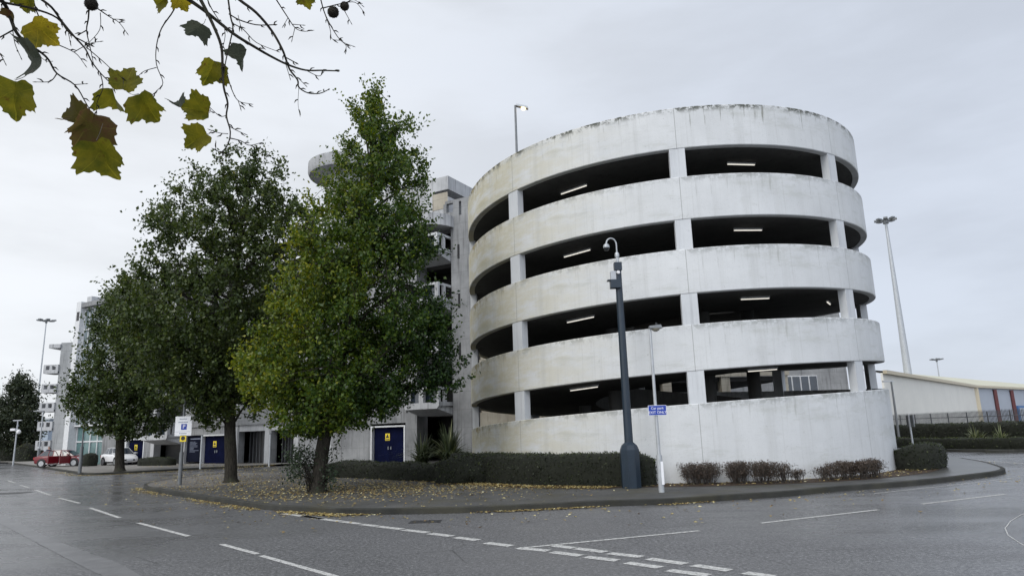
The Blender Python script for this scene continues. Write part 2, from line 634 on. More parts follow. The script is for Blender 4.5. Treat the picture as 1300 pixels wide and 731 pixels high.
M['pl4'] = m_plane_leaf('plane_leaf_grey_green', (.045, .055, .04), (.075, .085, .06), (.05, .045, .03))

# ------------------------------------------------------------------ world, sun, camera
scene = bpy.context.scene
W = bpy.data.worlds.new('World')
scene.world = W
W.use_nodes = True
wt = W.node_tree
wt.nodes.clear()
wo = wt.nodes.new('ShaderNodeOutputWorld')
bg = wt.nodes.new('ShaderNodeBackground')
bg.inputs[1].default_value = .1
sky = wt.nodes.new('ShaderNodeTexSky')
sky.sky_type = 'NISHITA'
sky.sun_disc = False
SUN_EL, SUN_AZ = rad(42), rad(215)        # azimuth clockwise from +Y (behind the camera, to its left)
sky.sun_elevation = SUN_EL
sky.sun_rotation = SUN_AZ
tc = wt.nodes.new('ShaderNodeTexCoord')
mp = wt.nodes.new('ShaderNodeMapping')
mp.inputs['Scale'].default_value = (1.2, 1.2, 4.0)
wt.links.new(tc.outputs['Generated'], mp.inputs[0])
cn = wt.nodes.new('ShaderNodeTexNoise')
cn.inputs['Scale'].default_value = 1.5
cn.inputs['Detail'].default_value = 6
cn.inputs['Roughness'].default_value = .55
wt.links.new(mp.outputs[0], cn.inputs['Vector'])
sx = wt.nodes.new('ShaderNodeSeparateXYZ')
wt.links.new(tc.outputs['Generated'], sx.inputs[0])


def wmath(op, a, b):
    nd = wt.nodes.new('ShaderNodeMath')
    nd.operation = op
    for s, v in zip(nd.inputs, (a, b)):
        if isinstance(v, (int, float)):
            s.default_value = v
        else:
            wt.links.new(v, s)
    return nd.outputs[0]


def wmap(v, a, b, c, d):
    nd = wt.nodes.new('ShaderNodeMapRange')
    nd.interpolation_type = 'SMOOTHSTEP'
    wt.links.new(v, nd.inputs[0])
    for i, q in enumerate((a, b, c, d)):
        nd.inputs[i + 1].default_value = q
    return nd.outputs[0]


def wmix(f, a, b):
    nd = wt.nodes.new('ShaderNodeMixRGB')
    for s, v in zip(nd.inputs, (f, a, b)):
        if isinstance(v, (int, float)):
            s.default_value = v
        elif isinstance(v, tuple):
            s.default_value = (*v, 1)
        else:
            wt.links.new(v, s)
    return nd.outputs[0]


# overcast: paler and whiter to the left, bluish grey to the right, brightest behind the camera where the sun stands
side = wmap(wmath('ADD', sx.outputs[0], wmath('MULTIPLY', wmath('SUBTRACT', cn.outputs['Fac'], .5), .5)), -.7, .6, 0, 1)
cloud = wmix(side, (8.25, 8.5, 8.85), (6.0, 6.5, 7.4))
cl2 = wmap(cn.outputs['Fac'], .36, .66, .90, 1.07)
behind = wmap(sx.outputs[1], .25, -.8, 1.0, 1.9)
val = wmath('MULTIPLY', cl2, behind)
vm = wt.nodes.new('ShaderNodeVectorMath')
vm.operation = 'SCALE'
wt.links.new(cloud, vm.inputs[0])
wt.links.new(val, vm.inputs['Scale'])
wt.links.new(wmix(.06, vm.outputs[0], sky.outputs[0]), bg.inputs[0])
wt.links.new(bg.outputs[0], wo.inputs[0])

sd = bpy.data.lights.new('Sun', 'SUN')
sd.energy = 1.2
sd.angle = rad(25)
sd.color = (1, .96, .9)
so = bpy.data.objects.new('Sun', sd)
C.objects.link(so)
sdir = Vector((sin(SUN_AZ) * cos(SUN_EL), cos(SUN_AZ) * cos(SUN_EL), sin(SUN_EL)))
so.rotation_euler = sdir.to_track_quat('Z', 'Y').to_euler()
so.location = (0, -20, 60)

cd = bpy.data.cameras.new('Camera')
co_ = bpy.data.objects.new('Camera', cd)
C.objects.link(co_)
cd.sensor_width = 36
cd.lens = F / 1300 * 36
cd.clip_start = .05
cd.clip_end = 6000
right = Vector((_c, -_s * sin(PITCH), _s * cos(PITCH)))
up = Vector((-_s, -_c * sin(PITCH), _c * cos(PITCH)))
fwd = Vector((0, cos(PITCH), sin(PITCH)))
# image axes: X' = cX - sY, Y' = sX + cY
co_.matrix_world = basis(Vector((0, 0, EYE)), right, up, -fwd)
scene.camera = co_
scene.view_settings.view_transform = 'Standard'
scene.view_settings.look = 'None'
scene.view_settings.gamma = 1
scene.view_settings.exposure = 0.15
scene.render.engine = 'CYCLES'
scene.cycles.use_denoising = True
scene.cycles.max_bounces = 6
scene.cycles.transparent_max_bounces = 4
# ------------------------------------------------------------------ helpers for curves
def catmull(pts, k=6, closed=False):
    pts = [Vector(p) for p in pts]
    n = len(pts)
    out = []
    rng = range(n if closed else n - 1)
    for i in rng:
        if closed:
            p0, p1, p2, p3 = pts[(i - 1) % n], pts[i], pts[(i + 1) % n], pts[(i + 2) % n]
        else:
            p0, p1, p2, p3 = pts[max(i - 1, 0)], pts[i], pts[i + 1], pts[min(i + 2, n - 1)]
        for j in range(k):
            t = j / k
            out.append(.5 * ((2 * p1) + (p2 - p0) * t + (2 * p0 - 5 * p1 + 4 * p2 - p3) * t * t + (3 * p1 - p0 - 3 * p2 + p3) * t ** 3))
    if not closed:
        out.append(pts[-1])
    return out


def offset_line(pts, d):
    out = []
    for i, p in enumerate(pts):
        t = pts[min(i + 1, len(pts) - 1)] - pts[max(i - 1, 0)]
        n = Vector((-t.y, t.x, 0)).normalized()
        out.append(p + n * d)
    return out


# ------------------------------------------------------------------ ground
mb = MB()
mb.sheet([(-900, -400), (900, -400), (900, 1600), (-900, 1600)], 0)
tag(mb.build('road', M['asphalt']), kind='structure')

KZ = .145
kerb_px = [(183, 618), (184, 621.5), (205, 626), (240, 632), (290, 640), (340, 647), (400, 651), (450, 653), (550, 652), (640, 649), (700, 646), (760, 643),
           (850, 640), (940, 634), (1000, 630), (1060, 624), (1140, 618), (1200, 612), (1240, 607), (1266, 603.5), (1277, 600), (1270, 596), (1250, 590), (1222, 585)]
kerb_line = catmull([G(x, y, 0) for x, y in kerb_px], 5)
back = [Vector((20.5, 33, 0)), Vector((21, 39, 0)), Vector((20, 44, 0)), Vector((16, 46, 0)), Vector((-2.5, 45.6, 0)), Vector((-9, 49, 0)), Vector((-14, 51, 0)),
        G(352, 595), G(300, 602), G(235, 609), G(195, 615)]


def raised(name, line, closing, z, mat, kerbmat):
    inner = offset_line(line, .14)
    m = MB()
    m.sheet([(p.x, p.y) for p in inner + closing], z)
    tag(m.build(name, mat, recalc=False), kind='structure')
    k = MB()
    n = len(line)
    vs = [(p.x, p.y, -.02) for p in line] + [(p.x, p.y, z - .015) for p in line]
    vs += [(p.x + (q.x - p.x) * .12, p.y + (q.y - p.y) * .12, z + .004) for p, q in zip(line, inner)] + [(p.x, p.y, z + .004) for p in inner]
    fs = []
    for i in range(n - 1):
        for j in range(3):
            fs.append((j * n + i, j * n + i + 1, (j + 1) * n + i + 1, (j + 1) * n + i))
    k.add(vs, fs)
    tag(k.build('kerb', kerbmat, smooth=True), kind='structure')


full_line = kerb_line
raised('pavement', full_line, back, KZ, M['pave'], M['kerb'])
# back edge of the island along the side road
bk = catmull([G(352, 595), G(300, 602), G(235, 609), G(195, 615), kerb_line[0]], 4)
k = MB()
n = len(bk)
inn = offset_line(bk, .14)
k.add([(p.x, p.y, -.02) for p in bk] + [(p.x, p.y, KZ + .004) for p in bk] + [(p.x, p.y, KZ + .004) for p in inn],
      [(j * n + i, j * n + i + 1, (j + 1) * n + i + 1, (j + 1) * n + i) for i in range(n - 1) for j in range(2)])
tag(k.build('kerb', M['kerb']), kind='structure')
fark = catmull([G(10, 588), G(40, 592), G(70, 597), G(90, 600), G(110, 603), G(160, 601), G(205, 598.5), G(250, 596), G(340, 592)], 5)
raised('forecourt', fark, [Vector((-12, 55, 0)), Vector((-25, 75, 0)), Vector((-30, 110, 0)), Vector((-80, 130, 0)), Vector((-90, 110, 0))], KZ, M['pave_light'], M['kerb'])
# exit road island kerb and planting bed at the right
bedl = catmull([Vector((46, 33, 0)), AT(1300, 572, 38.5), AT(1260, 573, 39.5), AT(1217, 574.5, 41), AT(1195, 575, 43), AT(1170, 572, 48), AT(1140, 566, 56), Vector((36, 80, 0))], 6)
bedl = [Vector((p.x, p.y, 0)) for p in bedl]
tag(MB().prism([(p.x, p.y) for p in bedl] + [(70, 85), (70, 30)], -.02, .13).build('planting_bed', M['kerb']), kind='structure')
# verge of trees far left
tag(MB().sheet([(-180, 105), (-62, 92), (-62, 140), (-180, 180)], .05).build('verge', M['grassbank']), kind='structure')

# pale resurfaced strip in the left foreground
up_ = [G(x, y, .004) for x, y in [(-60, 628), (0, 651), (52, 677), (104, 698), (145, 712), (180, 731), (230, 765)]]
lo_ = [G(x, y, .004) for x, y in [(150, 765), (130, 731), (121, 726), (86, 709), (42, 686), (0, 665), (-60, 640)]]
tag(MB().sheet([(p.x, p.y) for p in catmull(up_, 4) + catmull(lo_, 4)], .004).build('road_strip', M['patch'], recalc=False), kind='structure')


def stroke(m, px, w, z=.005, ground=True):
    pts = [G(x, y, z) for x, y in px]
    a, b = offset_line(pts, w / 2), offset_line(pts, -w / 2)
    n = len(pts)
    m.add(a + b, [(i + n, i + n + 1, i + 1, i) for i in range(n - 1)])


m = MB()
c3 = lambda x, y: (x / 2.889, 560 + y / 2.889)
c4 = lambda x, y: (400 + x / 2.6, 580 + y / 2.6)
c5 = lambda x, y: (850 + x / 2.889, 560 + y / 2.889)
for seg in ([(28, 143), (55, 152)], [(75, 160), (105, 169)], [(130, 178), (185, 197)], [(215, 207), (292, 226)], [(330, 243), (440, 280)], [(507, 298), (692, 347)],
            [(812, 376), (945, 412)], [(958, 418), (1090, 455), (1240, 497)]):
    stroke(m, [c3(*p) for p in seg], .11)
tag(m.build('lane_markings', M['paint'], recalc=False), kind='structure')
m = MB()
stroke(m, [c3(1040, 264), c3(1185, 283)], .2)
for seg in ([(-40, 194), (20, 203)], [(25, 204), (85, 211)], [(88, 212), (148, 219)], [(152, 221), (206, 227)], [(209, 228), (287, 237)], [(292, 239), (372, 248)], [(378, 251), (452, 260)],
            [(465, 264), (537, 273)], [(563, 282), (648, 292)], [(668, 299), (770, 308)], [(782, 312), (878, 324)], [(893, 328), (998, 340)], [(1028, 347), (1140, 363)], [(1165, 372), (1300, 389)],
            [(788, 291), (855, 299)], [(860, 300), (958, 312)], [(970, 316), (1078, 328)], [(1100, 334), (1223, 351)]):
    stroke(m, [c4(*p) for p in seg], .2)
for seg in ([(88, 453), (222, 472)], [(275, 480), (380, 495)]):
    stroke(m, [c5(*p) for p in seg], .2)
tag(m.build('give_way_markings', M['paint'], recalc=False), kind='structure')
m = MB()
stroke(m, [c4(690, 298), c4(1270, 242)], .1, .0065)
for seg in ([(335, 299), (765, 250)], [(925, 229), (1232, 193)]):
    stroke(m, [c5(*p) for p in seg], .1)
stroke(m, [(1110, 626), (1180, 618.5), (1240, 612), (1290, 606)], .05)  # kerb stroke: light reflected along the edge, drawn in as a pale line
stroke(m, [(1195, 581), (1240, 584), (1300, 588)], .12)
stroke(m, catmull([G(1310, 648).xy.to_3d(), G(1284, 662).xy.to_3d(), G(1276, 676).xy.to_3d(), G(1300, 692).xy.to_3d()], 1) and [(1312, 648), (1296, 653), (1283, 661), (1276, 670), (1280, 679), (1300, 692)], .017)
tag(m.build('edge_markings', M['paint'], recalc=False), kind='structure')

# iron covers in the road
def cover(name, px, w, d, label):
    p = G(*px)
    q = MB()
    q.box((p.x, p.y, .006), (w, d, .008))
    for i in range(5):
        q.box((p.x - w * .4 + w * .2 * i, p.y, .0115), (.03, d * .8, .003))
    tag(q.build(name, M['ironwork'], origin=(p.x, p.y, 0)), label, 'drain cover')


cover('drain_cover', (540, 662), .7, .45, 'dark iron drain cover in the road by the leafy kerb')
cover('access_cover', (10, 626), 1.5, 1.0, 'dark iron access cover in the road at the far left')

# ------------------------------------------------------------------ spiral ramp tower
R = 8.8
TC = Vector((6.8276, 31.4233, 0))
A0 = math.atan2(-TC.x, -TC.y)
BR = -.41106                       # metres of fall per radian
TOP0, BOT0 = 12.917, 11.374
COLS = [-49.5 + 43.35 * i for i in range(-1, 4)] + [-49.5 + 43.35 * 4 + 30, -140]
COLS = [-92.85, -49.5, -6.3, 37.3, 80.6, 125, 170, -138]


def TP(th, r, z):
    return Vector((TC.x + r * sin(A0 + th), TC.y + r * cos(A0 + th), z))


def zt(phi): return TOP0 + BR * phi
def zb(phi): return BOT0 + BR * phi


tower = thing('spiral_ramp', 'white concrete spiral car park ramp tower with five stacked ring parapets', 'ramp tower', TC)


def sweep(phis, prof, closed_ends=True):
    """prof(phi) -> list of (r, z); uv u = bays, v = metres below top"""
    m = MB()
    uv = {}
    k = len(prof(phis[0]))
    for ph in phis:
        pr = prof(ph)
        th = (ph + PI) % (2 * PI) - PI
        u = (math.degrees(ph) + 6.3) / 43.35
        # keep u continuous inside a turn of the drum
        u = (math.degrees(ph) % 360.0)
        if u > 180: u -= 360
        for r, z in pr:
            uv[len(m.v)] = ((u + 6.3) / 43.45, max(0, zt(ph) - z))
            m.v.append(TP(ph, r, z))
    n = len(phis)
    for i in range(n - 1):
        for j in range(k):
            j2 = (j + 1) % k
            m.f.append([i * k + j, i * k + j2, (i + 1) * k + j2, (i + 1) * k + j])
            m.mi.append(0)
    m.f.append(list(range(k)))
    m.f.append(list(range((n - 1) * k, n * k)))
    m.mi += [0, 0]
    return m, uv


def phis(a, b, step=rad(3)):
    n = max(2, int(round((b - a) / step)) + 1)
    return [a + (b - a) * i / (n - 1) for i in range(n)]


END = 8 * PI + rad(-86)
ch = .025
# one ring object per turn keeps the bay coordinate continuous; together they are one helical band
bounds = [-PI, PI, 3 * PI, 5 * PI, 7 * PI, END]
for i in range(5):
    a, b = bounds[i], bounds[i + 1]
    ph = phis(a + 1e-4, b - 1e-4)
    pm, uv = sweep(ph, lambda p: [(R - ch, zb(p)), (R, zb(p) + ch), (R, zt(p) - ch), (R - ch, zt(p)), (R - .24, zt(p)), (R - .24, zb(p))])
    pm.build('parapet_ring', M['ramp'], tower, True, uvs=uv)
ph = phis(END + 1e-4, 8 * PI + rad(150))
pm, uv = sweep(ph, lambda p: [(R, 0.0), (R, zt(p) - ch), (R - ch, zt(p)), (R - .24, zt(p)), (R - .24, 0.0)])
pm.build('base_wall', M['ramp'], tower, True, uvs=uv)
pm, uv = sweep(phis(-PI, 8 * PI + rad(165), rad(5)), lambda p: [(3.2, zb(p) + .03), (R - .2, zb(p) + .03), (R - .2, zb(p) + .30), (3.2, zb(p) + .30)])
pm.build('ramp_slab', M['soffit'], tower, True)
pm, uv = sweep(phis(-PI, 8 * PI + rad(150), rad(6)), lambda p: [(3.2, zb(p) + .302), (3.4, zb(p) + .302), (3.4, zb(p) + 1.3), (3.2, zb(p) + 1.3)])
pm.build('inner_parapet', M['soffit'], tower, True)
for th in COLS:
    t = rad(th)
    ztop = TOP0 + BR * t - .4
    pm = MB()
    w = .27 / R
    w2 = .27 / (R - .30)
    b0 = .05
    pm.hexa([TP(t - w, R - .02, b0), TP(t + w, R - .02, b0), TP(t + w2, R - .30, b0), TP(t - w2, R - .30, b0),
             TP(t - w, R - .02, ztop), TP(t + w, R - .02, ztop), TP(t + w2, R - .30, ztop), TP(t - w2, R - .30, ztop)])
    pm.build('column', M['column'], tower)
for i in range(6):
    t = rad(i * 60 - 26)
    pm = MB()
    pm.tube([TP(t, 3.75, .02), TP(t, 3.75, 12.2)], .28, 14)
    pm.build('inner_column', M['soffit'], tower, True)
for kk in range(4):
    for th in ((25, -28.5, -72.5) if kk == 2 else (25, -28.5)):
        t = rad(th)
        phi = t + 2 * PI * kk
        r = 7.1
        a, b = TP(t - .087, r, zb(phi - .087) - .045), TP(t + .087, r, zb(phi + .087) - .045)
        d = (b - a).normalized()
        q = Vector((0, 0, 1))
        mid = (a + b) / 2
        Mx = Matrix((d, q.cross(d).normalized(), q)).transposed()
        l = MB()
        l.box(mid + Vector((0, 0, .045)), ((b - a).length, .09, .05), Mx)
        fx = l.build('strip_lamp', M['galv'], tower)
        l = MB()
        l.box(mid - Vector((0, 0, .012)), ((b - a).length * .96, .035, .03), Mx)
        WLOC[fx.name] = WLOC[tower.name]
        l.build('lamp_tube', M['tube_lit'], fx)

# soil bed around the drum
ring_o = [TP(rad(a), R + (1.9 if a > 8 else 1.35), 0) for a in range(88, -84, -4)]
ring_i = [TP(rad(a), R - .1, 0) for a in range(-80, 90, 4)]
tag(MB().sheet([(p.x, p.y) for p in ring_o + ring_i], KZ + .006).build('soil_bed', M['soil'], recalc=False), kind='structure')

# lamp standing on the top deck of the ramp
pb = AT(656, 192, 34)
zdeck = TOP0 + BR * .5 - 1.22
base = Vector((pb.x, 34, zdeck))
tp = AT(656.5, 134, 34)
lt = thing('street_lamp', 'lit amber street lamp standing on the top deck of the spiral ramp', 'street lamp', base)
MB().tube([base, Vector((pb.x, 34, tp.z))], [.075, .055], 10).build('pole', M['galv_dark'], lt, True)
h = MB()
h.hexa([tp + Vector(v) for v in ((-.05, -.12, -.05), (.58, -.12, -.24), (.58, .12, -.24), (-.05, .12, -.05), (-.05, -.1, .06), (.55, -.1, -.1), (.55, .1, -.1), (-.05, .1, .06))])
h.build('lantern', M['galv'], lt)
h = MB()
Mx = Matrix.Rotation(rad(18), 3, 'Y')
h.lathe([(.02, -.12), (.09, -.09), (.115, -.03), (.115, 0)], 12, tp + Vector((.33, 0, -.165)), Mx)
h.build('lamp_bowl', M['lamp_warm'], lt, True)

# ------------------------------------------------------------------ main car park building
FA, FU, FN = Vector((-3, 45, 0)), Vector((-.870, .493, 0)), Vector((-.493, -.870, 0))


def FP(s, o, z): return FA + FU * s + FN * o + Vector((0, 0, z))


def fbox(m, s0, s1, z0, z1, o0, o1, mi=0):
    return m.hexa([FP(s0, o0, z0), FP(s1, o0, z0), FP(s1, o1, z0), FP(s0, o1, z0), FP(s0, o0, z1), FP(s1, o0, z1), FP(s1, o1, z1), FP(s0, o1, z1)], mi)


bld = thing('car_park_building', 'long grey concrete multi-storey car park with stacked balconies behind the trees', 'building', FA)
LV = [3.1, 6.5, 9.95, 13.35]                      # underside of each parapet band
DEP = -22
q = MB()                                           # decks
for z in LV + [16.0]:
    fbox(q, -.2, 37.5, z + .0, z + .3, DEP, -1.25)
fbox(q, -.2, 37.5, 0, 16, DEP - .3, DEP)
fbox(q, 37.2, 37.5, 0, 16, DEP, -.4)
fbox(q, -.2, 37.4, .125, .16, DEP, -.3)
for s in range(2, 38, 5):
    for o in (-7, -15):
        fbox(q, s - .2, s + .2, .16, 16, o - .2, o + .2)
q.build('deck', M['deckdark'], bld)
q = MB()                                           # wall pier at the tower side, with its openings
fbox(q, -.35, 1.25, .1, 16.55, -.9, 0)
fbox(q, -.35, .35, 16.55, 17.75, -.3, 0)
fbox(q, .55, 1.05, 16.55, 17.75, -.3, 0)
fbox(q, 1.05, 1.7, 16.55, 16.9, -.3, 0)
fbox(q, .35, 1.7, 17.55, 17.75, -.3, -.002)
fbox(q, 1.6, 1.85, 16.9, 17.55, -.3, 0)
fbox(q, 4.2, 4.75, .1, 16.2, -1.2, .0)
q.build('wall', M['grey'], bld)
for z in (13.4, 10.0, 6.6):
    q = MB()
    fbox(q, .55, .72, z + .1, z + 1.1, -.05, .012)
    q.build('slot_window', M['black'], bld)
q = MB()                                           # solid panelled wall s 4.75..12
fbox(q, 4.75, 12.0, 2.75, 16.2, -.8, -.05)
fbox(q, 4.75, 5.2, .1, 2.75, -.8, -.05)
fbox(q, 8.3, 12.0, .1, 2.75, -.8, -.05)
q.build('wall', M['grey'], bld)
for s in (5.0, 6.9, 9.6):
    for z in (3.4, 6.8, 10.2, 13.6):
        q = MB()
        fbox(q, s, s + .14, z, z + 2.3, -.3, -.035)
        q.build('panel_slot', M['black'], bld)
for i, z in enumerate(LV):                         # deck edge bands
    q = MB()
    fbox(q, 12.0, 28.6, z, z + 1.5, -.5, 0)
    fbox(q, 33.4, 37.5, z, z + 1.5, -.5, 0)
    q.build('deck_parapet', M['grey'], bld)
q = MB()
fbox(q, 4.3, 37.5, 16.2, 17.0, -.4, .02)
q.build('roof_parapet', M['white_conc'], bld)
for s in (12.0, 15.6, 18.75, 22.4, 28.9, 33.1, 37.1):
    q = MB()
    fbox(q, s - .25, s + .25, .1, 16.19, -.75, -.1)
    q.build('column', M['white_conc'], bld)


def balcony(s0, s1, z, mat, depth=1.5):
    b = MB()
    # tapered underside
    b.hexa([FP(s0, -.3, z), FP(s1, -.3, z), FP(s1 - .15, depth, z + .42), FP(s0 + .15, depth, z + .42),
            FP(s0, -.3, z + .5), FP(s1, -.3, z + .5), FP(s1, depth, z + .62), FP(s0, depth, z + .62)])
    zz, zt_ = z + .6, z + 1.8
    fbox(b, s0, s1, zt_ - .16, zt_, depth - .2, depth)
    wd = (s1 - s0)
    for a, c in ((0, .09), (.44, .56), (.91, 1)):
        fbox(b, s0 + wd * a, s0 + wd * c, zz, zt_ - .16, depth - .2, depth - .003)
    fbox(b, s0, s1, zz, zz + .22, depth - .198, depth - .005)
    for a in (s0, s1 - .2):
        fbox(b, a, a + .2, zt_ - .16, zt_, -.3, depth - .2)
        fbox(b, a + .003, a + .197, zz, zz + .25, -.3, depth - .2)
        fbox(b, a + .004, a + .196, zz, zt_ - .16, depth * .4, depth * .55)
    o = b.build('balcony', mat, bld)
    g = MB()
    fbox(g, s0 + .25, s1 - .25, zz + .22, zt_ - .2, depth - .5, depth - .46)
    g.build('glazing', M['dark_glass'], o)


for z in LV:
    balcony(1.3, 4.15, z, M['white_conc'])
for z in (1.75, 5.2, 8.6, 12.0):
    balcony(29.2, 32.8, z, M['white_conc'], 1.2)
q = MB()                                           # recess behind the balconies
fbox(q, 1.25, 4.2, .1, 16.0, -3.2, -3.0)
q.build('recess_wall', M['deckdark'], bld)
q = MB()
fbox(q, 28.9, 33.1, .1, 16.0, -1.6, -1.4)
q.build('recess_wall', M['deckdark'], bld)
# rounded canopy over the top balcony
cp = [FP(2.75 + 1.75 * cos(a), 1.75 * sin(a) * 1.1, 0) for a in [PI * i / 20 for i in range(21)]]
MB().prism([(p.x, p.y) for p in cp] + [(p.x, p.y) for p in (FP(1.0, -1, 0), FP(4.5, -1, 0))], 15.75, 16.55).build('canopy', M['white_conc'], bld)
# stair house on the roof
q = MB()
fbox(q, 1.85, 8.2, 17.0, 18.35, -4.2, -.6)
fbox(q, 1.85, 8.2, 18.9, 19.9, -4.2, -.598)
fbox(q, 3.2, 8.2, 18.35, 18.9, -4.2, -.6)
q.build('stair_house', M['white_conc'], bld)
q = MB()
fbox(q, 1.9, 3.2, 17.5, 18.7, -.62, -.57)
q.build('recess_panel', M['tan_conc'], bld)
# rooftop disc on its drum
dc = AT(445, 216, 55)
q = MB()
q.lathe([(2.0, 16.4), (2.0, dc.z - .9), (3.35, dc.z - .75), (3.45, dc.z - .55), (3.45, dc.z + .25), (3.3, dc.z + .28)], 40, (dc.x, dc.y, 0))
q.build('roof_disc', M['white_conc'], bld, True)
# round blue sign on the roof
bp = AT(490, 222, 50.5)
rs = thing('round_sign', 'round blue sign with white mark high on the car park roof', 'sign', bp)
Mx = basis(bp, FU * -1, Vector((0, 0, 1)), FN).to_3x3()
MB().lathe([(.62, 0), (.62, .08)], 24, bp, Mx).build('sign_face', M['blue_sign'], rs)
text_mesh('sign_mark', 'P', .8, basis(bp + FN * .085, FU * -1, Vector((0, 0, 1)), FN), M['text_white'], rs)
q = MB()
q.tube([bp - FN * .05 - Vector((0, 0, .5)), Vector((bp.x, bp.y, 19.7)) - FN * .05], .05, 8)
q.build('post', M['galv'], rs)


# doors and ground floor openings
def door(s0, s1, z1, mat, sign=True, o=-.3):
    d = MB()
    w = (s1 - s0) / 2
    fbox(d, s0, s0 + w - .01, .14, z1, o - .06, o)
    fbox(d, s0 + w + .01, s1, .14, z1, o - .06, o)
    ob = d.build('door', mat, bld)
    fr = MB()
    for a, b, c, e in ((s0 - .12, s0, .13, z1 + .1), (s1, s1 + .12, .13, z1 + .1), (s0, s1, z1, z1 + .1)):
        fbox(fr, a, b, c, e, o - .1, o + .27)
    fr.build('door_frame', M['frame_white'], ob)
    for e in (-.12, .12):
        hd = MB()
        fbox(hd, s0 + w + e - .02, s0 + w + e + .02, 1.0, 1.2, o, o + .06)
        hd.build('handle', M['galv'], ob)
    if sign:
        sg = MB()
        sc = s0 + w * 1.15
        fbox(sg, sc - .2, sc + .2, z1 - .9, z1 - .42, o, o + .012)
        so_ = sg.build('warning_sign', M['yellow_sign'], ob)
        tr = MB()
        a, b, c = FP(sc - .15, o + .014, z1 - .72), FP(sc + .15, o + .014, z1 - .72), FP(sc, o + .014, z1 - .46)
        ex = FN * .004
        tr.add([a, b, c, a + ex, b + ex, c + ex], [(0, 1, 2), (3, 4, 5), (0, 1, 4, 3), (1, 2, 5, 4), (2, 0, 3, 5)])
        fbox(tr, sc - .16, sc + .16, z1 - .86, z1 - .80, o + .012, o + .016)
        tr.build('sign_print', M['black'], ob)
    return ob


door(5.35, 8.15, 2.5, M['door_blue'])
# ground floor wall to the left
q = MB()
for s0, s1, z0, z1, o0, o1 in ((12.3, 15.4, .1, 3.1, -.7, -.12), (18.3, 18.5, .1, 3.1, -.7, -.12), (22.0, 22.2, .1, 3.1, -.7, -.12), (22.65, 28.6, 2.45, 3.1, -.7, -.12),
                               (33.4, 34.2, .1, 3.1, -.7, -.12), (34.2, 37.0, 2.35, 3.1, -.7, -.12), (37.35, 40.6, .1, 15.3, -.9, -.05)):
    q = MB()
    fbox(q, s0, s1, z0, z1, o0, o1)
    q.build('wall', M['grey'], bld)
door(23.4, 26.3, 2.35, M['door_blue'])
door(34.3, 36.8, 2.25, M['door_blue'])
q = MB()
fbox(q, 26.5, 28.6, .3, 2.42, -.4, -.3)
pn = q.build('notice_panel', M['panel_navy'], bld)
ls = MB()
fbox(ls, 26.8, 28.2, 2.12, 2.2, -.3, -.292)
rr = random.Random(3)
for i in range(9):
    w = rr.uniform(.5, 1.3)
    fbox(ls, 28.25 - w, 28.25, 1.9 - i * .1, 1.93 - i * .1, -.3, -.292)
ls.build('panel_print', M['sign_text_dark'], pn)
# recessed dark gates between columns
for s0, s1 in ((15.85, 18.3), (19.0, 22.0)):
    q = MB()
    fbox(q, s0, s1, .14, 2.6, -1.3, -1.2)
    gt = q.build('gate', M['black'], bld)
    q = MB()
    for i in range(8):
        s = s0 + .1 + (s1 - s0 - .2) * i / 7
        fbox(q, s - .025, s + .025, .14, 2.55, -1.2, -1.15)
    q.build('gate_bars', M['galv_dark'], gt)
    q = MB()
    fbox(q, s0, s1, 2.6, 3.1, -.7, -.14)
    q.build('lintel', M['white_conc'], bld)

# wall facing the ramp tower (seen through the tower's openings)
CA, CB = Vector((-2.7, 45.1, 0)), Vector((18.5, 46.8, 0))
cu = (CB - CA).normalized()
cn_ = Vector((cu.y, -cu.x, 0))
L_ = (CB - CA).length


def cbox(m, s0, s1, z0, z1, o0, o1):
    P = lambda s, o, z: CA + cu * s + cn_ * o + Vector((0, 0, z))
    return m.hexa([P(s0, o0, z0), P(s1, o0, z0), P(s1, o1, z0), P(s0, o1, z0), P(s0, o0, z1), P(s1, o0, z1), P(s1, o1, z1), P(s0, o1, z1)])


for z in (1.7, 5.1, 8.5, 11.9):
    q = MB()
    cbox(q, .2, L_, z, z + 1.5, -.4, 0)
    q.build('rear_parapet', M['tan_conc'], bld)
q = MB()
cbox(q, .2, L_, .1, 1.7, -.5, -.1)
q.build('wall', M['tan_conc'], bld)
for i in range(6):
    q = MB()
    s = .8 + (L_ - 1.2) * i / 5
    cbox(q, s - .3, s + .3, .1, 16, -.8, -.1)
    q.build('column', M['tan_conc'], bld)
q = MB()
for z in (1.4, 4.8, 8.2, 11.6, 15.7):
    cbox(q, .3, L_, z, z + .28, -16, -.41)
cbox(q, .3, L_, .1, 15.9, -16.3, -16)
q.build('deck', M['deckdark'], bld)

# glazed stair tower at the far end
gst = thing('glazed_stair_tower', 'glazed stair tower with white end fin at the far end of the car park', 'stair tower', FP(43, 0, 0))
q = MB()
fbox(q, 45.6, 46.4, .1, 15.9, -6, .35)
q.build('end_fin', M['frame_white'], gst)
q = MB()
fbox(q, 45.6, 46.4, 15.9, 16.6, -4.0, -.6)
q.build('fin_cap', M['white_conc'], gst)
q = MB()
fbox(q, 45.75, 46.2, 14.0, 14.9, .34, .365)
q.build('slot_window', M['black'], gst)
q = MB()
fbox(q, 40.6, 45.59, 15.3, 15.75, -6, .3)
q.build('roof_slab', M['grey'], gst)
q = MB()
fbox(q, 40.75, 45.58, 3.65, 15.28, -.3, -.2)
gl = q.build('glass_wall', M['blue_glass'], gst)
q = MB()
for i in range(7):
    s = 40.8 + 4.75 * i / 6
    fbox(q, s - .04, s + .04, 3.65, 15.28, -.2, -.1)
for z in (3.75, 5.6, 7.4, 9.3, 11.2, 13.1, 15.2):
    fbox(q, 40.75, 45.58, z - .06, z + .06, -.2, -.08)
q.build('mullions', M['frame_white'], gl)
q = MB()
fbox(q, 40.75, 45.58, .12, 3.6, -.5, -.45)
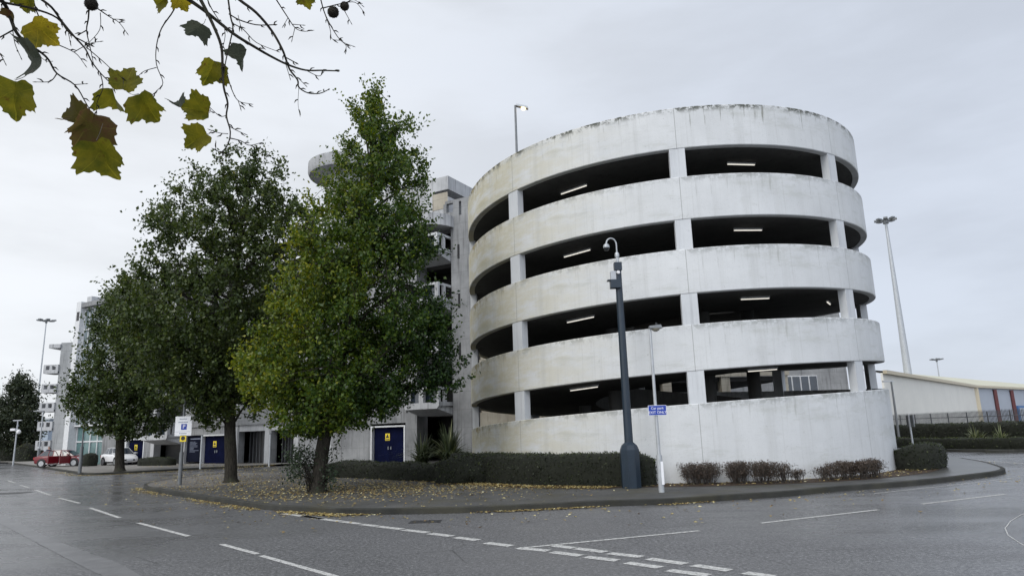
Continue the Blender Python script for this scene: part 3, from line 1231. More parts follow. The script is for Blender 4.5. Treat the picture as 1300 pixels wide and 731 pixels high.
gl = q.build('entrance_glazing', M['green_glass'], gst)
q = MB()
for s in (40.8, 42.0, 43.2, 44.4, 45.5):
    fbox(q, s - .05, s + .05, .12, 3.6, -.45, -.36)
fbox(q, 40.75, 45.55, 2.2, 2.32, -.45, -.37)
q.build('door_frame', M['frame_white'], gl)
q = MB()
fbox(q, 40.6, 45.59, .12, 15.3, -6.2, -6.0)
q.build('back_wall', M['deckdark'], gst)

# far concrete stair tower with balconies
fx0, fx1 = AT(63.5, 576, 87).x, AT(83.5, 576, 87).x
fz = AT(76, 435, 87).z
ft = thing('stair_block', 'distant grey concrete stair block with five projecting balconies at the far left', 'stair block', (fx0, 87, 0))
q = MB()
q.box(((fx0 + fx1) / 2, 89.5, fz / 2), (fx1 - fx0, 5, fz))
q.build('wall', M['pale_grey'], ft)
q = MB()
q.box((fx0 - .45, 90.2, fz / 2 - .3), (.9, 3, fz - .6))
q.build('recess_wall', M['deckdark'], ft)
bx0, bx1 = AT(46, 565, 87).x, fx0 + .02
for py0, py1, pxx in ((463, 474, 64), (487.5, 498.5, 61.5), (511, 522.5, 59), (535, 546.5, 56.5), (559, 571, 53)):
    z1, z0 = AT(pxx, py0, 87).z, AT(pxx, py1, 87).z
    q = MB()
    x0, x1 = bx0, bx1
    q.box(((x0 + x1) / 2, 87.9, z0 + .12), (x1 - x0, 2.2, .24))
    q.box(((x0 + x1) / 2, 86.9, z1 - .07), (x1 - x0, .2, .14))
    q.box((x0 + .1, 87.9, z1 - .07), (.2, 1.8, .14))
    for t in (.08, .5, .92):
        q.box((x0 + (x1 - x0) * t, 86.9, (z0 + z1) / 2), ((x1 - x0) * .16, .196, z1 - z0 - .1))
    q.box((x0 + .1, 87.95, (z0 + z1) / 2), (.19, 1.9, z1 - z0 - .1))
    q.box(((x0 + x1) / 2, 86.9, z0 + .3), (x1 - x0 - .02, .19, .3))
    q.build('balcony', M['white_conc'], ft)
q = MB()
zt_ = AT(67, 437, 87).z
q.box(((bx0 + bx1) / 2 + .2, 88.0, zt_ - .25), (bx1 - bx0 - .4, 2.4, .5))
q.build('canopy', M['white_conc'], ft)
q = MB()
q.box(((bx0 + bx1) / 2 + .1, 90.4, fz / 2 - .5), (.35, .35, fz - 1.2))
q.build('column', M['white_conc'], ft)

# grey office building seen through the ramp's lowest openings
gb = thing('office_building', 'pale grey flat-roofed building with a row of dark windows beyond the ramp', 'building', (30, 70, 0))
gx0, gx1, gz = 21.0, AT(1076, 480, 70).x, 13.0
q = MB()
q.box(((gx0 + gx1) / 2, 76, gz / 2), (gx1 - gx0, 12, gz))
q.build('wall', M['grey'], gb)
wz0, wz1 = AT(1010, 497, 70).z, AT(1010, 477, 70).z
wx0, wx1 = AT(984, 487, 70).x, AT(1038, 487, 70).x
for i in range(5):
    w = (wx1 - wx0) / 5
    q = MB()
    q.box((wx0 + w * (i + .5), 69.98, (wz0 + wz1) / 2), (w - .02, .1, wz1 - wz0))
    fr = q.build('window', M['frame_white'], gb)
    q = MB()
    q.box((wx0 + w * (i + .5), 69.93, (wz0 + wz1) / 2), (w - .12, .04, wz1 - wz0 - .14))
    q.build('pane', M['dark_glass'], fr)

# ------------------------------------------------------------------ warehouse on the right
wh = thing('warehouse', 'cream profiled-metal warehouse with pale roof behind the palisade fence', 'warehouse', (70, 110, 0))
a = AT(1237, 491, 115)
d0 = AT(1060, 467, 62)
hz = a.z
A_ = Vector((a.x, a.y, 0))
B_ = Vector((d0.x, d0.y, 0)).lerp(A_, .22)
C_ = Vector((A_.x + 62, A_.y + 50, 0))
back_ = (C_ - A_).normalized()


def wallq(P, Q, z0, z1, name, mat, par, wave=1.0, thick=.2):
    u_ = (Q - P).normalized()
    nn = Vector((u_.y, -u_.x, 0))
    m_ = MB()
    vs = [P, Q, Q - nn * thick, P - nn * thick]
    m_.hexa([Vector((v.x, v.y, z0)) for v in vs] + [Vector((v.x, v.y, z1)) for v in vs])
    ln = (Q - P).length
    uv = {0: (0, 0), 3: (0, 0), 4: (0, 1), 7: (0, 1), 1: (ln, 0), 2: (ln, 0), 5: (ln, 1), 6: (ln, 1)}
    return m_.build(name, mat, par, uvs=uv)


e = back_
A_in = A_ + e * .0
w1 = wallq(B_, A_, 0, hz, 'wall', M['cream_clad'], wh)
w2 = wallq(A_ + e * .02, C_, 0, hz, 'wall', M['grey_clad'], wh)
ru = (A_ - B_).normalized()
rn = Vector((-ru.y, ru.x, 0))
q = MB()
R1, R2 = AT(1092, 468.5, 105), AT(1335, 490.5, 195)
R3 = Vector((R2.x + 60, R2.y + 40, R2.z))
ea, eb, ec = Vector((B_.x, B_.y, hz + .2)), Vector((A_.x, A_.y, hz + .2)), Vector((C_.x, C_.y, hz + .2))
q.add([ea, eb, ec, R3, R2, R1], [(0, 1, 4, 5), (1, 2, 3, 4)])
q.add([p_ - Vector((0, 0, .15)) for p_ in (ea, eb, ec, R3, R2, R1)], [(5, 4, 1, 0), (4, 3, 2, 1)])
q.build('roof', M['roof_pale'], wh, recalc=False)
gq = MB()
for (P, Q) in ((B_, A_), (A_, C_)):
    u_ = (Q - P).normalized()
    nn = Vector((u_.y, -u_.x, 0))
    vs = [P + nn * .05, Q + nn * .05, Q + nn * .45, P + nn * .45]
    gq.hexa([Vector((v.x, v.y, hz - .12)) for v in vs] + [Vector((v.x, v.y, hz + .26)) for v in vs])
gq.build('gutter', M['buff_trim'], wh)
q = MB()
q.box((A_.x, A_.y, hz / 2), (.7, .7, hz - .3))
q.build('corner_trim', M['buff_trim'], wh)
en = Vector((e.y, -e.x, 0))
for dst in (8.5, 17, 26, 36, 46):
    P = A_ + e * dst + en * .15
    q = MB()
    q.box((P.x, P.y, hz / 2 - .1), (.55, .55, hz - .4))
    q.build('pilaster', M['red_trim'], wh)
P = A_ + e * 21.5 + en * .2
Mx = Matrix((e, -en, Vector((0, 0, 1)))).transposed()
q = MB()
q.box(P + Vector((0, 0, 1.9)), (5.4, .3, 3.8), Mx)
sh = q.build('shutter_door', M['shutter_blue'], wh)
q = MB()
q.box(P + en * .18 + Vector((0, 0, 1.7)), (4.4, .1, 3.4), Mx)
q.build('shutter', M['grey_clad'], sh)
P = A_ + e * 31 + en * .2
q = MB()
q.box(P + Vector((0, 0, 2.2)), (6, .2, 1.8), Mx)
q.build('window', M['dark_glass'], wh)
for dst in (14, 40, 52):                               # roof vents
    P = B_ + ru * dst + rn * 6
    q = MB()
    q.lathe([(.25, 0), (.25, 1.0), (.5, 1.05), (.45, 1.3), (.1, 1.45)], 12, (P.x, P.y, hz + .2))
    q.build('roof_vent', M['galv_dark'], wh, True)

# ------------------------------------------------------------------ palisade fence
f0, f1 = AT(1095, 530, 80), AT(1420, 515, 45)
f0, f1 = Vector((f0.x, f0.y, 0)), Vector((f1.x, f1.y, 0))
fz_top = lambda t: 2.55
fl = (f1 - f0).length
fu_ = (f1 - f0).normalized()
fen = thing('palisade_fence', 'grey steel palisade fence with pointed pales behind the tall hedge', 'fence', f0)
npan = int(fl / 2.75)
for i in range(npan):
    q = MB()
    for k_ in range(17):
        P = f0 + fu_ * (i * 2.75 + k_ * .162)
        w = .042
        q.hexa([P + fu_ * -w + Vector((0, -.012, .15)), P + fu_ * w + Vector((0, -.012, .15)), P + fu_ * w + Vector((0, .012, .15)), P + fu_ * -w + Vector((0, .012, .15)),
                P + fu_ * -w * .9 + Vector((0, -.012, 2.4)), P + fu_ * w * .9 + Vector((0, -.012, 2.4)), P + fu_ * w * .9 + Vector((0, .012, 2.4)), P + fu_ * -w * .9 + Vector((0, .012, 2.4))])
        q.add([P + fu_ * -w + Vector((0, 0, 2.4)), P + fu_ * w + Vector((0, 0, 2.4)), P + Vector((0, 0, 2.56))], [(0, 1, 2)])
    for z in (.5, 2.0):
        A1, B1 = f0 + fu_ * (i * 2.75) + Vector((0, .03, z)), f0 + fu_ * ((i + 1) * 2.75) + Vector((0, .03, z))
        q.tube([A1, B1], .03, 4)
    q.build('palisade_panel', M['palisade'], fen)
    P = f0 + fu_ * (i * 2.75)
    q = MB()
    q.box((P.x, P.y + .08, 1.2), (.1, .1, 2.4))
    q.build('post', M['palisade'], fen)

# ------------------------------------------------------------------ foliage tools
def leaf_mesh(name, cent, size, tint, mats, mat_index=0, up_bias=0.0, aspect=.6, seed=0, base=None, parent=None, origin=None, droop=None, shape=4):
    """many small bent leaf faces, appended to base MB geometry, as one mesh object"""
    rng = np.random.default_rng(seed)
    n = len(cent)
    cent = np.asarray(cent, float)
    size = np.broadcast_to(np.asarray(size, float), (n,))
    a = rng.normal(size=(n, 3))
    if droop is not None:
        a = a * .7 + np.array([0, 0, -1.0]) * droop
    a /= np.linalg.norm(a, axis=1, keepdims=True)
    nn = rng.normal(size=(n, 3)) + np.array([0, 0, up_bias])
    b = np.cross(a, nn)
    b /= np.linalg.norm(b, axis=1, keepdims=True) + 1e-9
    c = np.cross(a, b)
    L = size[:, None]
    Wd = L * aspect * rng.uniform(.75, 1.25, (n, 1))
    p0 = cent - a * L * .5
    p2 = cent + a * L * .5
    bend = c * L * rng.uniform(-.18, .18, (n, 1))
    p1 = cent + b * Wd * .5 + bend - a * L * .08
    p3 = cent - b * Wd * .5 + bend - a * L * .08
    V = np.stack([p0, p1, p2, p3], 1).reshape(-1, 3)
    bv = np.array([tuple(v) for v in base.v], float) if base and base.v else np.zeros((0, 3))
    off = np.array(WLOC.get(parent.name)) if parent is not None else (np.array(origin) if origin is not None else np.zeros(3))
    nb = len(bv)
    me = bpy.data.meshes.new(name)
    loops, starts, tot, mi = [], [], [], []
    if base:
        pos = 0
        for f, m_ in zip(base.f, base.mi):
            loops += f
            starts.append(pos)
            tot.append(len(f))
            pos += len(f)
            mi.append(m_)
    nl = len(loops)
    loops = np.concatenate([np.array(loops, np.int32), nb + np.arange(n * 4, dtype=np.int32)])
    starts = np.concatenate([np.array(starts, np.int32), nl + 4 * np.arange(n, dtype=np.int32)])
    mi = np.concatenate([np.array(mi, np.int32), np.full(n, mat_index, np.int32)])
    VV = np.concatenate([bv, V]) - off
    me.vertices.add(len(VV))
    me.vertices.foreach_set('co', VV.ravel())
    me.loops.add(len(loops))
    me.loops.foreach_set('vertex_index', loops)
    me.polygons.add(len(starts))
    me.polygons.foreach_set('loop_start', starts)
    for m_ in mats:
        me.materials.append(m_)
    me.polygons.foreach_set('material_index', mi)
    at = me.attributes.new('tint', 'FLOAT', 'POINT')
    tv = np.concatenate([np.full(nb, .3), np.repeat(np.clip(tint, 0, 1), 4)])
    at.data.foreach_set('value', tv.astype(np.float32))
    me.update(calc_edges=True)
    me.validate()
    o = bpy.data.objects.new(name, me)
    C.objects.link(o)
    if parent is not None:
        o.parent = parent
    else:
        o.location = off
    WLOC[o.name] = Vector(off)
    return o


def nz3(p, s, seed=0.0):
    return noise.noise(Vector(p) * s + Vector((seed, seed * 1.7, -seed)))


def tree(name, label, base, outline, dep, nclump, per, leaf, mat, seed, tr=.2, group=None, top_px=None, spread=.34, trunk_px=None, sparse_top=.35, hue=None, extra=None, depth_k=.9, fill=.55, fork=None):
    """outline: (py, xl, xr) rows of the crown's reach, read at the tree's own distance"""
    rng = random.Random(seed)
    nr = np.random.default_rng(seed)
    root = thing(name, label, 'tree', base, group)
    prof = []
    for py, xl, xr in outline:
        a_, b_ = AT(xl, py, dep), AT(xr, py, dep)
        prof.append(((a_.z + b_.z) / 2, a_.x, b_.x))
    prof.sort()
    zs = [p[0] for p in prof]

    def env(z):
        return (float(np.interp(z, zs, [p[1] for p in prof])), float(np.interp(z, zs, [p[2] for p in prof])))
    ztop, zbot = zs[-1], zs[0]
    # leader
    tpts = [Vector(base)]
    if trunk_px:
        for px, py in trunk_px:
            tpts.append(AT(px, py, dep))
    else:
        for k_ in range(1, 6):
            z = base[2] + (ztop - base[2]) * k_ / 5
            l_, r_ = env(z)
            w = min(1, k_ / 4)
            tpts.append(Vector((base[0] * (1 - w) + (l_ + r_) / 2 * w, dep + rng.uniform(-.2, .2), z)))
    tpts = catmull(tpts, 6)
    H = tpts[-1].z - base[2]

    def tp(z):
        for i in range(len(tpts) - 1):
            if tpts[i + 1].z >= z:
                f_ = (z - tpts[i].z) / max(1e-6, tpts[i + 1].z - tpts[i].z)
                return tpts[i].lerp(tpts[i + 1], max(0, f_))
        return tpts[-1]

    def trad(z): return max(.012, tr * (1 - (z - base[2]) / H) ** .85)
    wood = MB()
    rad_ = [trad(p.z) for p in tpts]
    rad_[0] = tr * 1.35
    if len(rad_) > 1: rad_[1] = tr * 1.08
    wood.tube(tpts, rad_, 12)
    limbs = MB()
    ends = []
    nl = 46
    limb_pts = []
    for i in range(nl):
        f_ = (i + rng.random()) / nl
        zs_ = max(base[2] + .12 * H, zbot - .2) + (ztop - zbot) * (.0 + .82 * f_)
        s0 = tp(zs_)
        zend = min(ztop - .1, zs_ + (ztop - zbot) * rng.uniform(.04, .16) + .2)
        l_, r_ = env(zend)
        cx, hw = (l_ + r_) / 2, (r_ - l_) / 2
        an = i * 2.399 + rng.uniform(-.4, .4)
        rho = rng.uniform(.72, .98)
        e_ = Vector((cx + hw * rho * cos(an), dep + hw * depth_k * rho * sin(an), zend))
        m1 = s0.lerp(e_, .4) + Vector((0, 0, rng.uniform(.0, .3)))
        m2 = s0.lerp(e_, .72) + Vector((rng.uniform(-.2, .2), rng.uniform(-.2, .2), rng.uniform(0, .35)))
        pts = catmull([s0, m1, m2, e_], 3)
        r0 = min(trad(zs_) * .6, .02 + .016 * (e_ - s0).length)
        limbs.tube(pts, [max(.008, r0 * (1 - j / (len(pts) - .4))) for j in range(len(pts))], 6)
        limb_pts.append(pts)
        for j in range(3, len(pts)):
            ends.append(pts[j])
    flat = [p for pts in limb_pts for p in pts[2:]] + [p for p in tpts if p.z > zbot + .3 * (ztop - zbot)]
    fa = np.array([tuple(p) for p in flat])
    # clump centres
    cl = []
    tries = 0
    while len(cl) < nclump and tries < nclump * 60:
        tries += 1
        z = rng.uniform(zbot, ztop)
        l_, r_ = env(z)
        hw = (r_ - l_) / 2
        mx = max((p[2] - p[1]) / 2 for p in prof)
        if rng.random() > (hw / mx) ** 1.3 + .04:
            continue
        tz = (z - zbot) / (ztop - zbot)
        if rng.random() < sparse_top * tz ** 1.3 * (.55 + 1.2 * max(0, -nz3((len(cl) * .01, z * .6, tries * .003), 1.0, seed) + .3)):
            continue
        rho = 1 - abs(rng.gauss(0, fill))
        if rho < 0: continue
        an = rng.uniform(0, 2 * PI)
        P = Vector(((l_ + r_) / 2 + hw * rho * cos(an), dep + hw * depth_k * rho * sin(an), z))
        if nz3(P, .55, seed) < -.30 + .16 * tz and rng.random() < .85:     # open pockets
            continue
        cl.append(P)
    cl += [p + Vector((rng.uniform(-.2, .2), rng.uniform(-.2, .2), rng.uniform(-.1, .2))) for p in ends if rng.random() < .5]
    cl += [tpts[-1] - Vector((rng.uniform(-.1, .1), rng.uniform(-.1, .1), .25 * k_)) for k_ in range(8)]
    if extra:
        for (px, py, n_, rr_) in extra:
            c0 = AT(px, py, dep)
            for _ in range(n_):
                cl.append(c0 + Vector((rng.gauss(0, rr_), rng.gauss(0, rr_), rng.gauss(0, rr_))))
    cent, tint = [], []
    for P in cl:
        d2 = ((fa - np.array(P)) ** 2).sum(1)
        j = int(d2.argmin())
        src = flat[j]
        if (P - src).length > .15:
            mid = src.lerp(P, .5) + Vector((0, 0, rng.uniform(0, .12)))
            limbs.tube([src, mid, P], [.014, .009, .005], 4, cap=False)
        n_ = max(4, int(per * rng.uniform(.5, 1.4)))
        sc = spread * rng.uniform(.6, 1.25)
        # leafy shoots that rise and lean outwards from the clump
        g_ = nr.normal(size=(n_, 3))
        g_ = g_ / (np.linalg.norm(g_, axis=1, keepdims=True) + 1e-9) * nr.uniform(0, 1, (n_, 1)) ** .5
        pts = g_ * np.array([sc, sc, sc * .75]) + np.array(P)
        l_, r_ = env(P.z)
        od = Vector((P.x - (l_ + r_) / 2, P.y - dep, 0)) / max(.5, (r_ - l_) / 2)
        for _k in range(3):
            sd = np.array(od * rng.uniform(.1, .7) + Vector((rng.gauss(0, .35), rng.gauss(0, .35), rng.uniform(.2, 1.0))))
            m3 = n_ // 6
            t3 = nr.uniform(0, 1, (m3, 1))
            pts[_k * m3:(_k + 1) * m3] = np.array(P) + sd * t3 * sc * 2.0 + nr.normal(size=(m3, 3)) * sc * .2
        # some along the twig
        k_ = n_ // 7
        tt = nr.uniform(.2, 1, (k_, 1))
        pts[-k_:] = np.array(src) * (1 - tt) + np.array(P) * tt + nr.normal(size=(k_, 3)) * .09
        h = (hue(P) if hue else .4) + .22 * nz3(P, .8, seed + 3)
        cent.append(pts)
        tint.append(np.clip(h + nr.normal(size=n_) * .15, 0, 1))
    cent, tint = np.concatenate(cent), np.concatenate(tint)
    keep = cent[:, 2] > base[2] + .3
    cent, tint = cent[keep], tint[keep]
    wood.build('trunk', M['bark'], root, True)
    limbs.build('limbs', M['bark'], root, True)
    leaf_mesh('crown', cent, nr.uniform(leaf * .7, leaf * 1.3, len(cent)), tint, [mat], 0, .5, .62, seed, None, root, droop=.25)
    return root, len(cent)


def hedge(name, label, line, w, h, mat, dens, seed, leaf=.05, cat='hedge', group=None, rough=.06, z0=None, core=None, tintc=.35, wob=.05):
    """clipped hedge along a line of ground points (Vectors); the line is its centre"""
    rng = np.random.default_rng(seed)
    line = [Vector(p) for p in line]
    z0 = KZ if z0 is None else z0
    # resample
    pts = []
    for i in range(len(line) - 1):
        n_ = max(1, int((line[i + 1] - line[i]).length / .35))
        for j in range(n_):
            pts.append(line[i].lerp(line[i + 1], j / n_))
    pts.append(line[-1])
    m_ = MB()
    prof = [(-.46, 0.0), (-.5, .35), (-.49, .8), (-.40, .96), (-.15, 1.0), (.15, 1.0), (.40, .96), (.49, .8), (.5, .35), (.46, 0.0)]
    k_ = len(prof)
    for i, p in enumerate(pts):
        t = (pts[min(i + 1, len(pts) - 1)] - pts[max(i - 1, 0)])
        nn = Vector((-t.y, t.x, 0)).normalized()
        en_ = .82 if i in (0, len(pts) - 1) else 1
        for a_, b_ in prof:
            q_ = p + nn * (a_ * w * en_)
            hh = h * (1 + wob * nz3(p, .9, seed) + wob * .5 * nz3(p, 2.7, seed))
            d_ = nz3((q_.x, q_.y, b_ * 2), 1.7, seed) * rough
            m_.v.append(Vector((q_.x, q_.y, z0)) + nn * d_ + Vector((0, 0, b_ * hh * (1 if b_ < .9 else en_) + (d_ if b_ > .9 else 0))))
    n_ = len(pts)
    for i in range(n_ - 1):
        for j in range(k_ - 1):
            m_.f.append([i * k_ + j, (i + 1) * k_ + j, (i + 1) * k_ + j + 1, i * k_ + j + 1])
            m_.mi.append(0)
    m_.f.append(list(range(k_)))
    m_.f.append(list(reversed(range((n_ - 1) * k_, n_ * k_))))
    m_.mi += [0, 0]
    # leaves over the surface
    cent, tint = [], []
    for f in m_.f:
        P = [m_.v[i] for i in f]
        area = 0
        for q_ in range(1, len(P) - 1):
            area += (P[q_] - P[0]).cross(P[q_ + 1] - P[0]).length / 2
        cnt = rng.poisson(area * dens)
        nrm = (P[1] - P[0]).cross(P[2] - P[0])
        nrm = nrm.normalized() if nrm.length > 0 else Vector((0, 0, 1))
        c_ = sum(P, Vector()) / len(P)
        for _ in range(cnt):
            if len(P) == 4:
                u_, v_ = rng.random(2)
                q_ = (P[0] * (1 - u_) + P[1] * u_) * (1 - v_) + (P[3] * (1 - u_) + P[2] * u_) * v_
            else:
                i_ = rng.integers(0, len(P))
                u_, v_ = sorted(rng.random(2))
                q_ = c_ * (1 - v_) + (P[i_] * (u_ / max(v_, 1e-6)) + P[(i_ + 1) % len(P)] * (1 - u_ / max(v_, 1e-6))) * v_
            q_ = q_ + Vector(rng.normal(size=3)) * .03
            cent.append(tuple(q_))
            upf = max(0, (q_.z - z0) / h - .85)  # top highlight painted into the leaf tint
            tint.append(tintc + .25 * nz3(q_, 1.6, seed) + rng.normal() * .17 + upf * .9)
    o = leaf_mesh(name, np.array(cent), rng.uniform(leaf * .7, leaf * 1.35, len(cent)), np.array(tint), [core or M['hedge_core'], mat], 1, .6, .6, seed, m_, None, tuple(line[0]))
    return tag(o, label, cat, group)


def twig_shrub(name, label, base, w, h, seed, dens=1.0, group=None, depth=None, green=False):
    rng = random.Random(seed)
    nr = np.random.default_rng(seed)
    m_ = MB()
    depth = depth or min(w, .8)
    cent, tint = [], []
    ns = int(70 * w * dens) + 14
    for i in range(ns):
        x, y = rng.uniform(-w * .32, w * .32), rng.uniform(-depth * .3, depth * .3)
        b_ = base + Vector((x, y, 0))
        hh = h * rng.uniform(.8, 1.03)
        e_ = base + Vector((x * 1.45 + rng.gauss(0, .05), y * 1.5 + rng.gauss(0, .05), hh))
        mid = b_.lerp(e_, .5) + Vector((rng.gauss(0, .04), rng.gauss(0, .04), 0))
        m_.tube([b_, mid, e_], [.008, .006, .003], 3, cap=False)
        for k_ in range(6):
            t = rng.uniform(.25, .95)
            p = (b_.lerp(mid, t * 2) if t < .5 else mid.lerp(e_, t * 2 - 1))
            q_ = p + Vector((rng.gauss(0, .09), rng.gauss(0, .09), rng.uniform(.03, .16)))
            q_.z = min(q_.z, base.z + h * 1.03)
            m_.tube([p, q_], [.004, .002], 3, cap=False)
            for _ in range(int(8 * dens + rng.random())):
                c_ = q_ + Vector((rng.gauss(0, .045), rng.gauss(0, .045), rng.gauss(0, .04)))
                cent.append(tuple(c_))
                tint.append(.45 + rng.gauss(0, .22))
    o = leaf_mesh(name, np.array(cent), nr.uniform(.026, .052, len(cent)), np.array(tint), [M['twig'], M['leaf_hedge'] if green else M['leaf_brown']], 1, .3, .6, seed, m_, None, tuple(base))
    return tag(o, label, 'shrub', group)


def sword_plant(name, label, base, n_, length, seed, width=.06, tintc=.45, lmax=1.0):
    rng = random.Random(seed)
    m_ = MB()
    tv = []
    for i in range(n_):
        an = rng.uniform(0, 2 * PI)
        lean = rng.uniform(.1, lmax)
        L = length * rng.uniform(.65, 1.1)
        d = Vector((cos(an), sin(an), 0))
        sd_ = Vector((-d.y, d.x, 0))
        b_ = base + d * rng.uniform(0, .22)
        pts = []
        for k_ in range(6):
            t = k_ / 5
            r = L * lean * (.15 * t + .6 * t * t)
            z = max(.02, L * t * (1 - .42 * min(lean, 1.15) * t) * (1 - .35 * min(lean, 1.15) * t * t))
            pts.append(b_ + d * r + Vector((0, 0, z)))
        tn = tintc + rng.gauss(0, .25)
        o_ = len(m_.v)
        for k_, p in enumerate(pts):
            w_ = width * (1 - (k_ / 5) ** 1.8) + .004
            m_.v += [p - sd_ * w_ * .5, p + sd_ * w_ * .5]
            tv += [tn, tn]
        for k_ in range(5):
            m_.f.append([o_ + 2 * k_, o_ + 2 * k_ + 1, o_ + 2 * k_ + 3, o_ + 2 * k_ + 2])
            m_.mi.append(0)
    o = m_.build(name, M['blade'], origin=base, recalc=False)
    at = o.data.attributes.new('tint', 'FLOAT', 'POINT')
    at.data.foreach_set('value', np.clip(np.array(tv, np.float32), 0, 1))
    return tag(o, label, 'plant')

# ------------------------------------------------------------------ trees
GOLD = [(112, 472, 484), (130, 458, 498), (150, 449, 516), (175, 442, 530), (200, 434, 538), (225, 408, 548), (250, 395, 548), (280, 388, 550), (300, 376, 556), (320, 374, 552),
        (350, 360, 540), (380, 345, 545), (400, 335, 560), (430, 328, 560), (450, 316, 545), (470, 308, 532), (490, 306, 528), (510, 308, 522), (530, 318, 492), (545, 345, 470), (555, 375, 430)]
gb_ = G(404, 625, KZ)


def gold_lit_hue(P):
    # upper left leaves are yellower; sunlit brightness there is painted into the tint
    c = AT(450, 400, gb_.y)
    f_ = (c.x - P.x) / 3.2 * .28 + (P.z - 5.2) / 6 * .12 + (gb_.y - P.y) / 3 * .08
    return .47 + f_ * .85


tree('golden_tree', 'tallest bushy tree with yellowing leaves beside the spiral ramp', tuple(gb_), GOLD, gb_.y, 1350, 72, .122, M['leaf_gold'], 11, tr=.25,
     trunk_px=[(408, 580), (416, 535), (428, 480), (442, 420), (455, 340), (464, 260), (472, 180), (477, 116)], hue=gold_lit_hue, sparse_top=.9,
     extra=[(552, 410, 14, .32), (558, 440, 16, .33), (548, 460, 16, .33), (557, 480, 12, .28), (540, 400, 10, .3), (553, 492, 7, .25)])
db_ = G(293, 612, KZ)
DARK = [(183, 330, 346), (200, 284, 352), (215, 264, 364), (230, 240, 372), (245, 218, 382), (270, 207, 395), (290, 190, 402), (310, 192, 404), (330, 180, 404), (350, 166, 402),
        (370, 155, 398), (400, 152, 392), (430, 152, 384), (460, 166, 372), (490, 190, 352), (508, 208, 332), (518, 246, 326), (530, 252, 322), (546, 264, 308)]
tree('dark_tree', 'broad dark green tree between the yellowing tree and the parking sign', tuple(db_), DARK, db_.y, 1150, 62, .16, M['leaf_dark'], 23, tr=.27,
     trunk_px=[(293, 580), (292, 545), (293, 480), (297, 400), (303, 320), (312, 250), (325, 190)], spread=.40, sparse_top=1.0, hue=lambda P: .48)
tb_ = G(152, 598, KZ)
LEFT = [(352, 160, 190), (375, 142, 206), (395, 130, 222), (420, 122, 228), (450, 114, 228), (470, 96, 228), (490, 98, 226), (510, 92, 224), (530, 98, 222), (545, 118, 214), (557, 140, 198)]
tree('small_tree', 'smaller dark green tree in front of the white car', tuple(tb_), LEFT, tb_.y, 600, 54, .2, M['leaf_dark'], 31, tr=.3,
     trunk_px=[(152, 575), (153, 550), (156, 480), (160, 420), (166, 360)], spread=.5, sparse_top=.5, hue=lambda P: .42)
fb_ = G(2, 588, 0.05)
FAR = [(478, 20, 28), (492, 12, 36), (510, 2, 44), (530, -8, 50), (550, -14, 50), (566, -8, 44), (574, 0, 30)]
tree('distant_tree', 'distant round-topped tree at the left edge beyond the road', (fb_.x, 95, .05), FAR, 95, 200, 44, .34, M['leaf_far'], 41, tr=.3, spread=.8, hue=lambda P: .45)
tree('distant_tree', 'distant tree half cut off by the left edge of the photo', (AT(-22, 585, 105).x, 105, .05), [(495, -30, -10), (520, -50, 6), (550, -55, 10), (574, -40, 0)], 105, 140, 44, .36, M['leaf_far'], 43, tr=.3, spread=.8, hue=lambda P: .35)

# suckers round the foot of the yellowing tree
rng_ = np.random.default_rng(5)
cent, tnt = [], []
mbs = MB()
for i in range(46):
    px, py = random.uniform(366, 424), random.uniform(570, 614)
    if px < 385 and py > 604: continue
    c0 = AT(px, py, gb_.y + random.uniform(-.7, .3))
    mbs.tube([Vector(gb_) + Vector((random.uniform(-.3, .2), random.uniform(-.2, .1), 0)), c0.lerp(Vector(gb_), .4) + Vector((0, 0, .2)), c0], [.014, .009, .004], 4, cap=False)
    p = rng_.normal(size=(42, 3)) * .17 + np.array(c0)
    cent.append(p)
    tnt.append(rng_.normal(size=42) * .2 + .45)
cent = np.concatenate(cent)
tnt = np.concatenate(tnt)
kp = cent[:, 2] > KZ + .03
o = leaf_mesh('sucker_bush', cent[kp], rng_.uniform(.06, .11, kp.sum()), tnt[kp], [M['bark'], M['leaf_bramble']], 1, .4, .6, 5, mbs, None, tuple(gb_))
tag(o, 'leafy suckers sprouting round the foot of the yellowing tree', 'bush')

# ------------------------------------------------------------------ hedges and shrubs
ringh = [TP(rad(a_), R + .62, 0) for a_ in np.linspace(3.4, 66, 24)]
hedge('clipped_hedge', 'dark clipped hedge curving along the foot of the ramp behind the blue pole', ringh, .95, .98, M['leaf_hedge'], 330, 51, .06, tintc=.28)
lh = [G(426, 604, KZ), G(480, 606, KZ), G(540, 609, KZ), G(592, 611, KZ)]
hedge('low_hedge', 'low dark hedge in front of the navy double doors', lh, 1.3, .62, M['leaf_hedge'], 260, 52, .065, tintc=.2, rough=.14, wob=.18)
bush0 = G(590, 612, KZ)
hedge('rounded_bush', 'rounded leafy bush joining the low hedge to the ramp hedge', [bush0 + Vector((-.9, .1, 0)), bush0 + Vector((.0, -.1, 0)), bush0 + Vector((1.0, .1, 0))], 1.5, .95, M['leaf_hedge'], 300, 53, .075, cat='bush', rough=.22, tintc=.3, wob=.2)
sword_plant('spiky_plant', 'spiky sword-leaved plant by the navy doors beside the ramp', Vector((AT(570, 585, 37).x, 37, KZ)), 190, 2.7, 61, .11, .40, 1.7)
sword_plant('spiky_plant', 'smaller spiky plant left of the bigger one by the navy doors', Vector((AT(536, 585, 38).x, 38, KZ)), 130, 2.2, 62, .10, .40, 1.6)

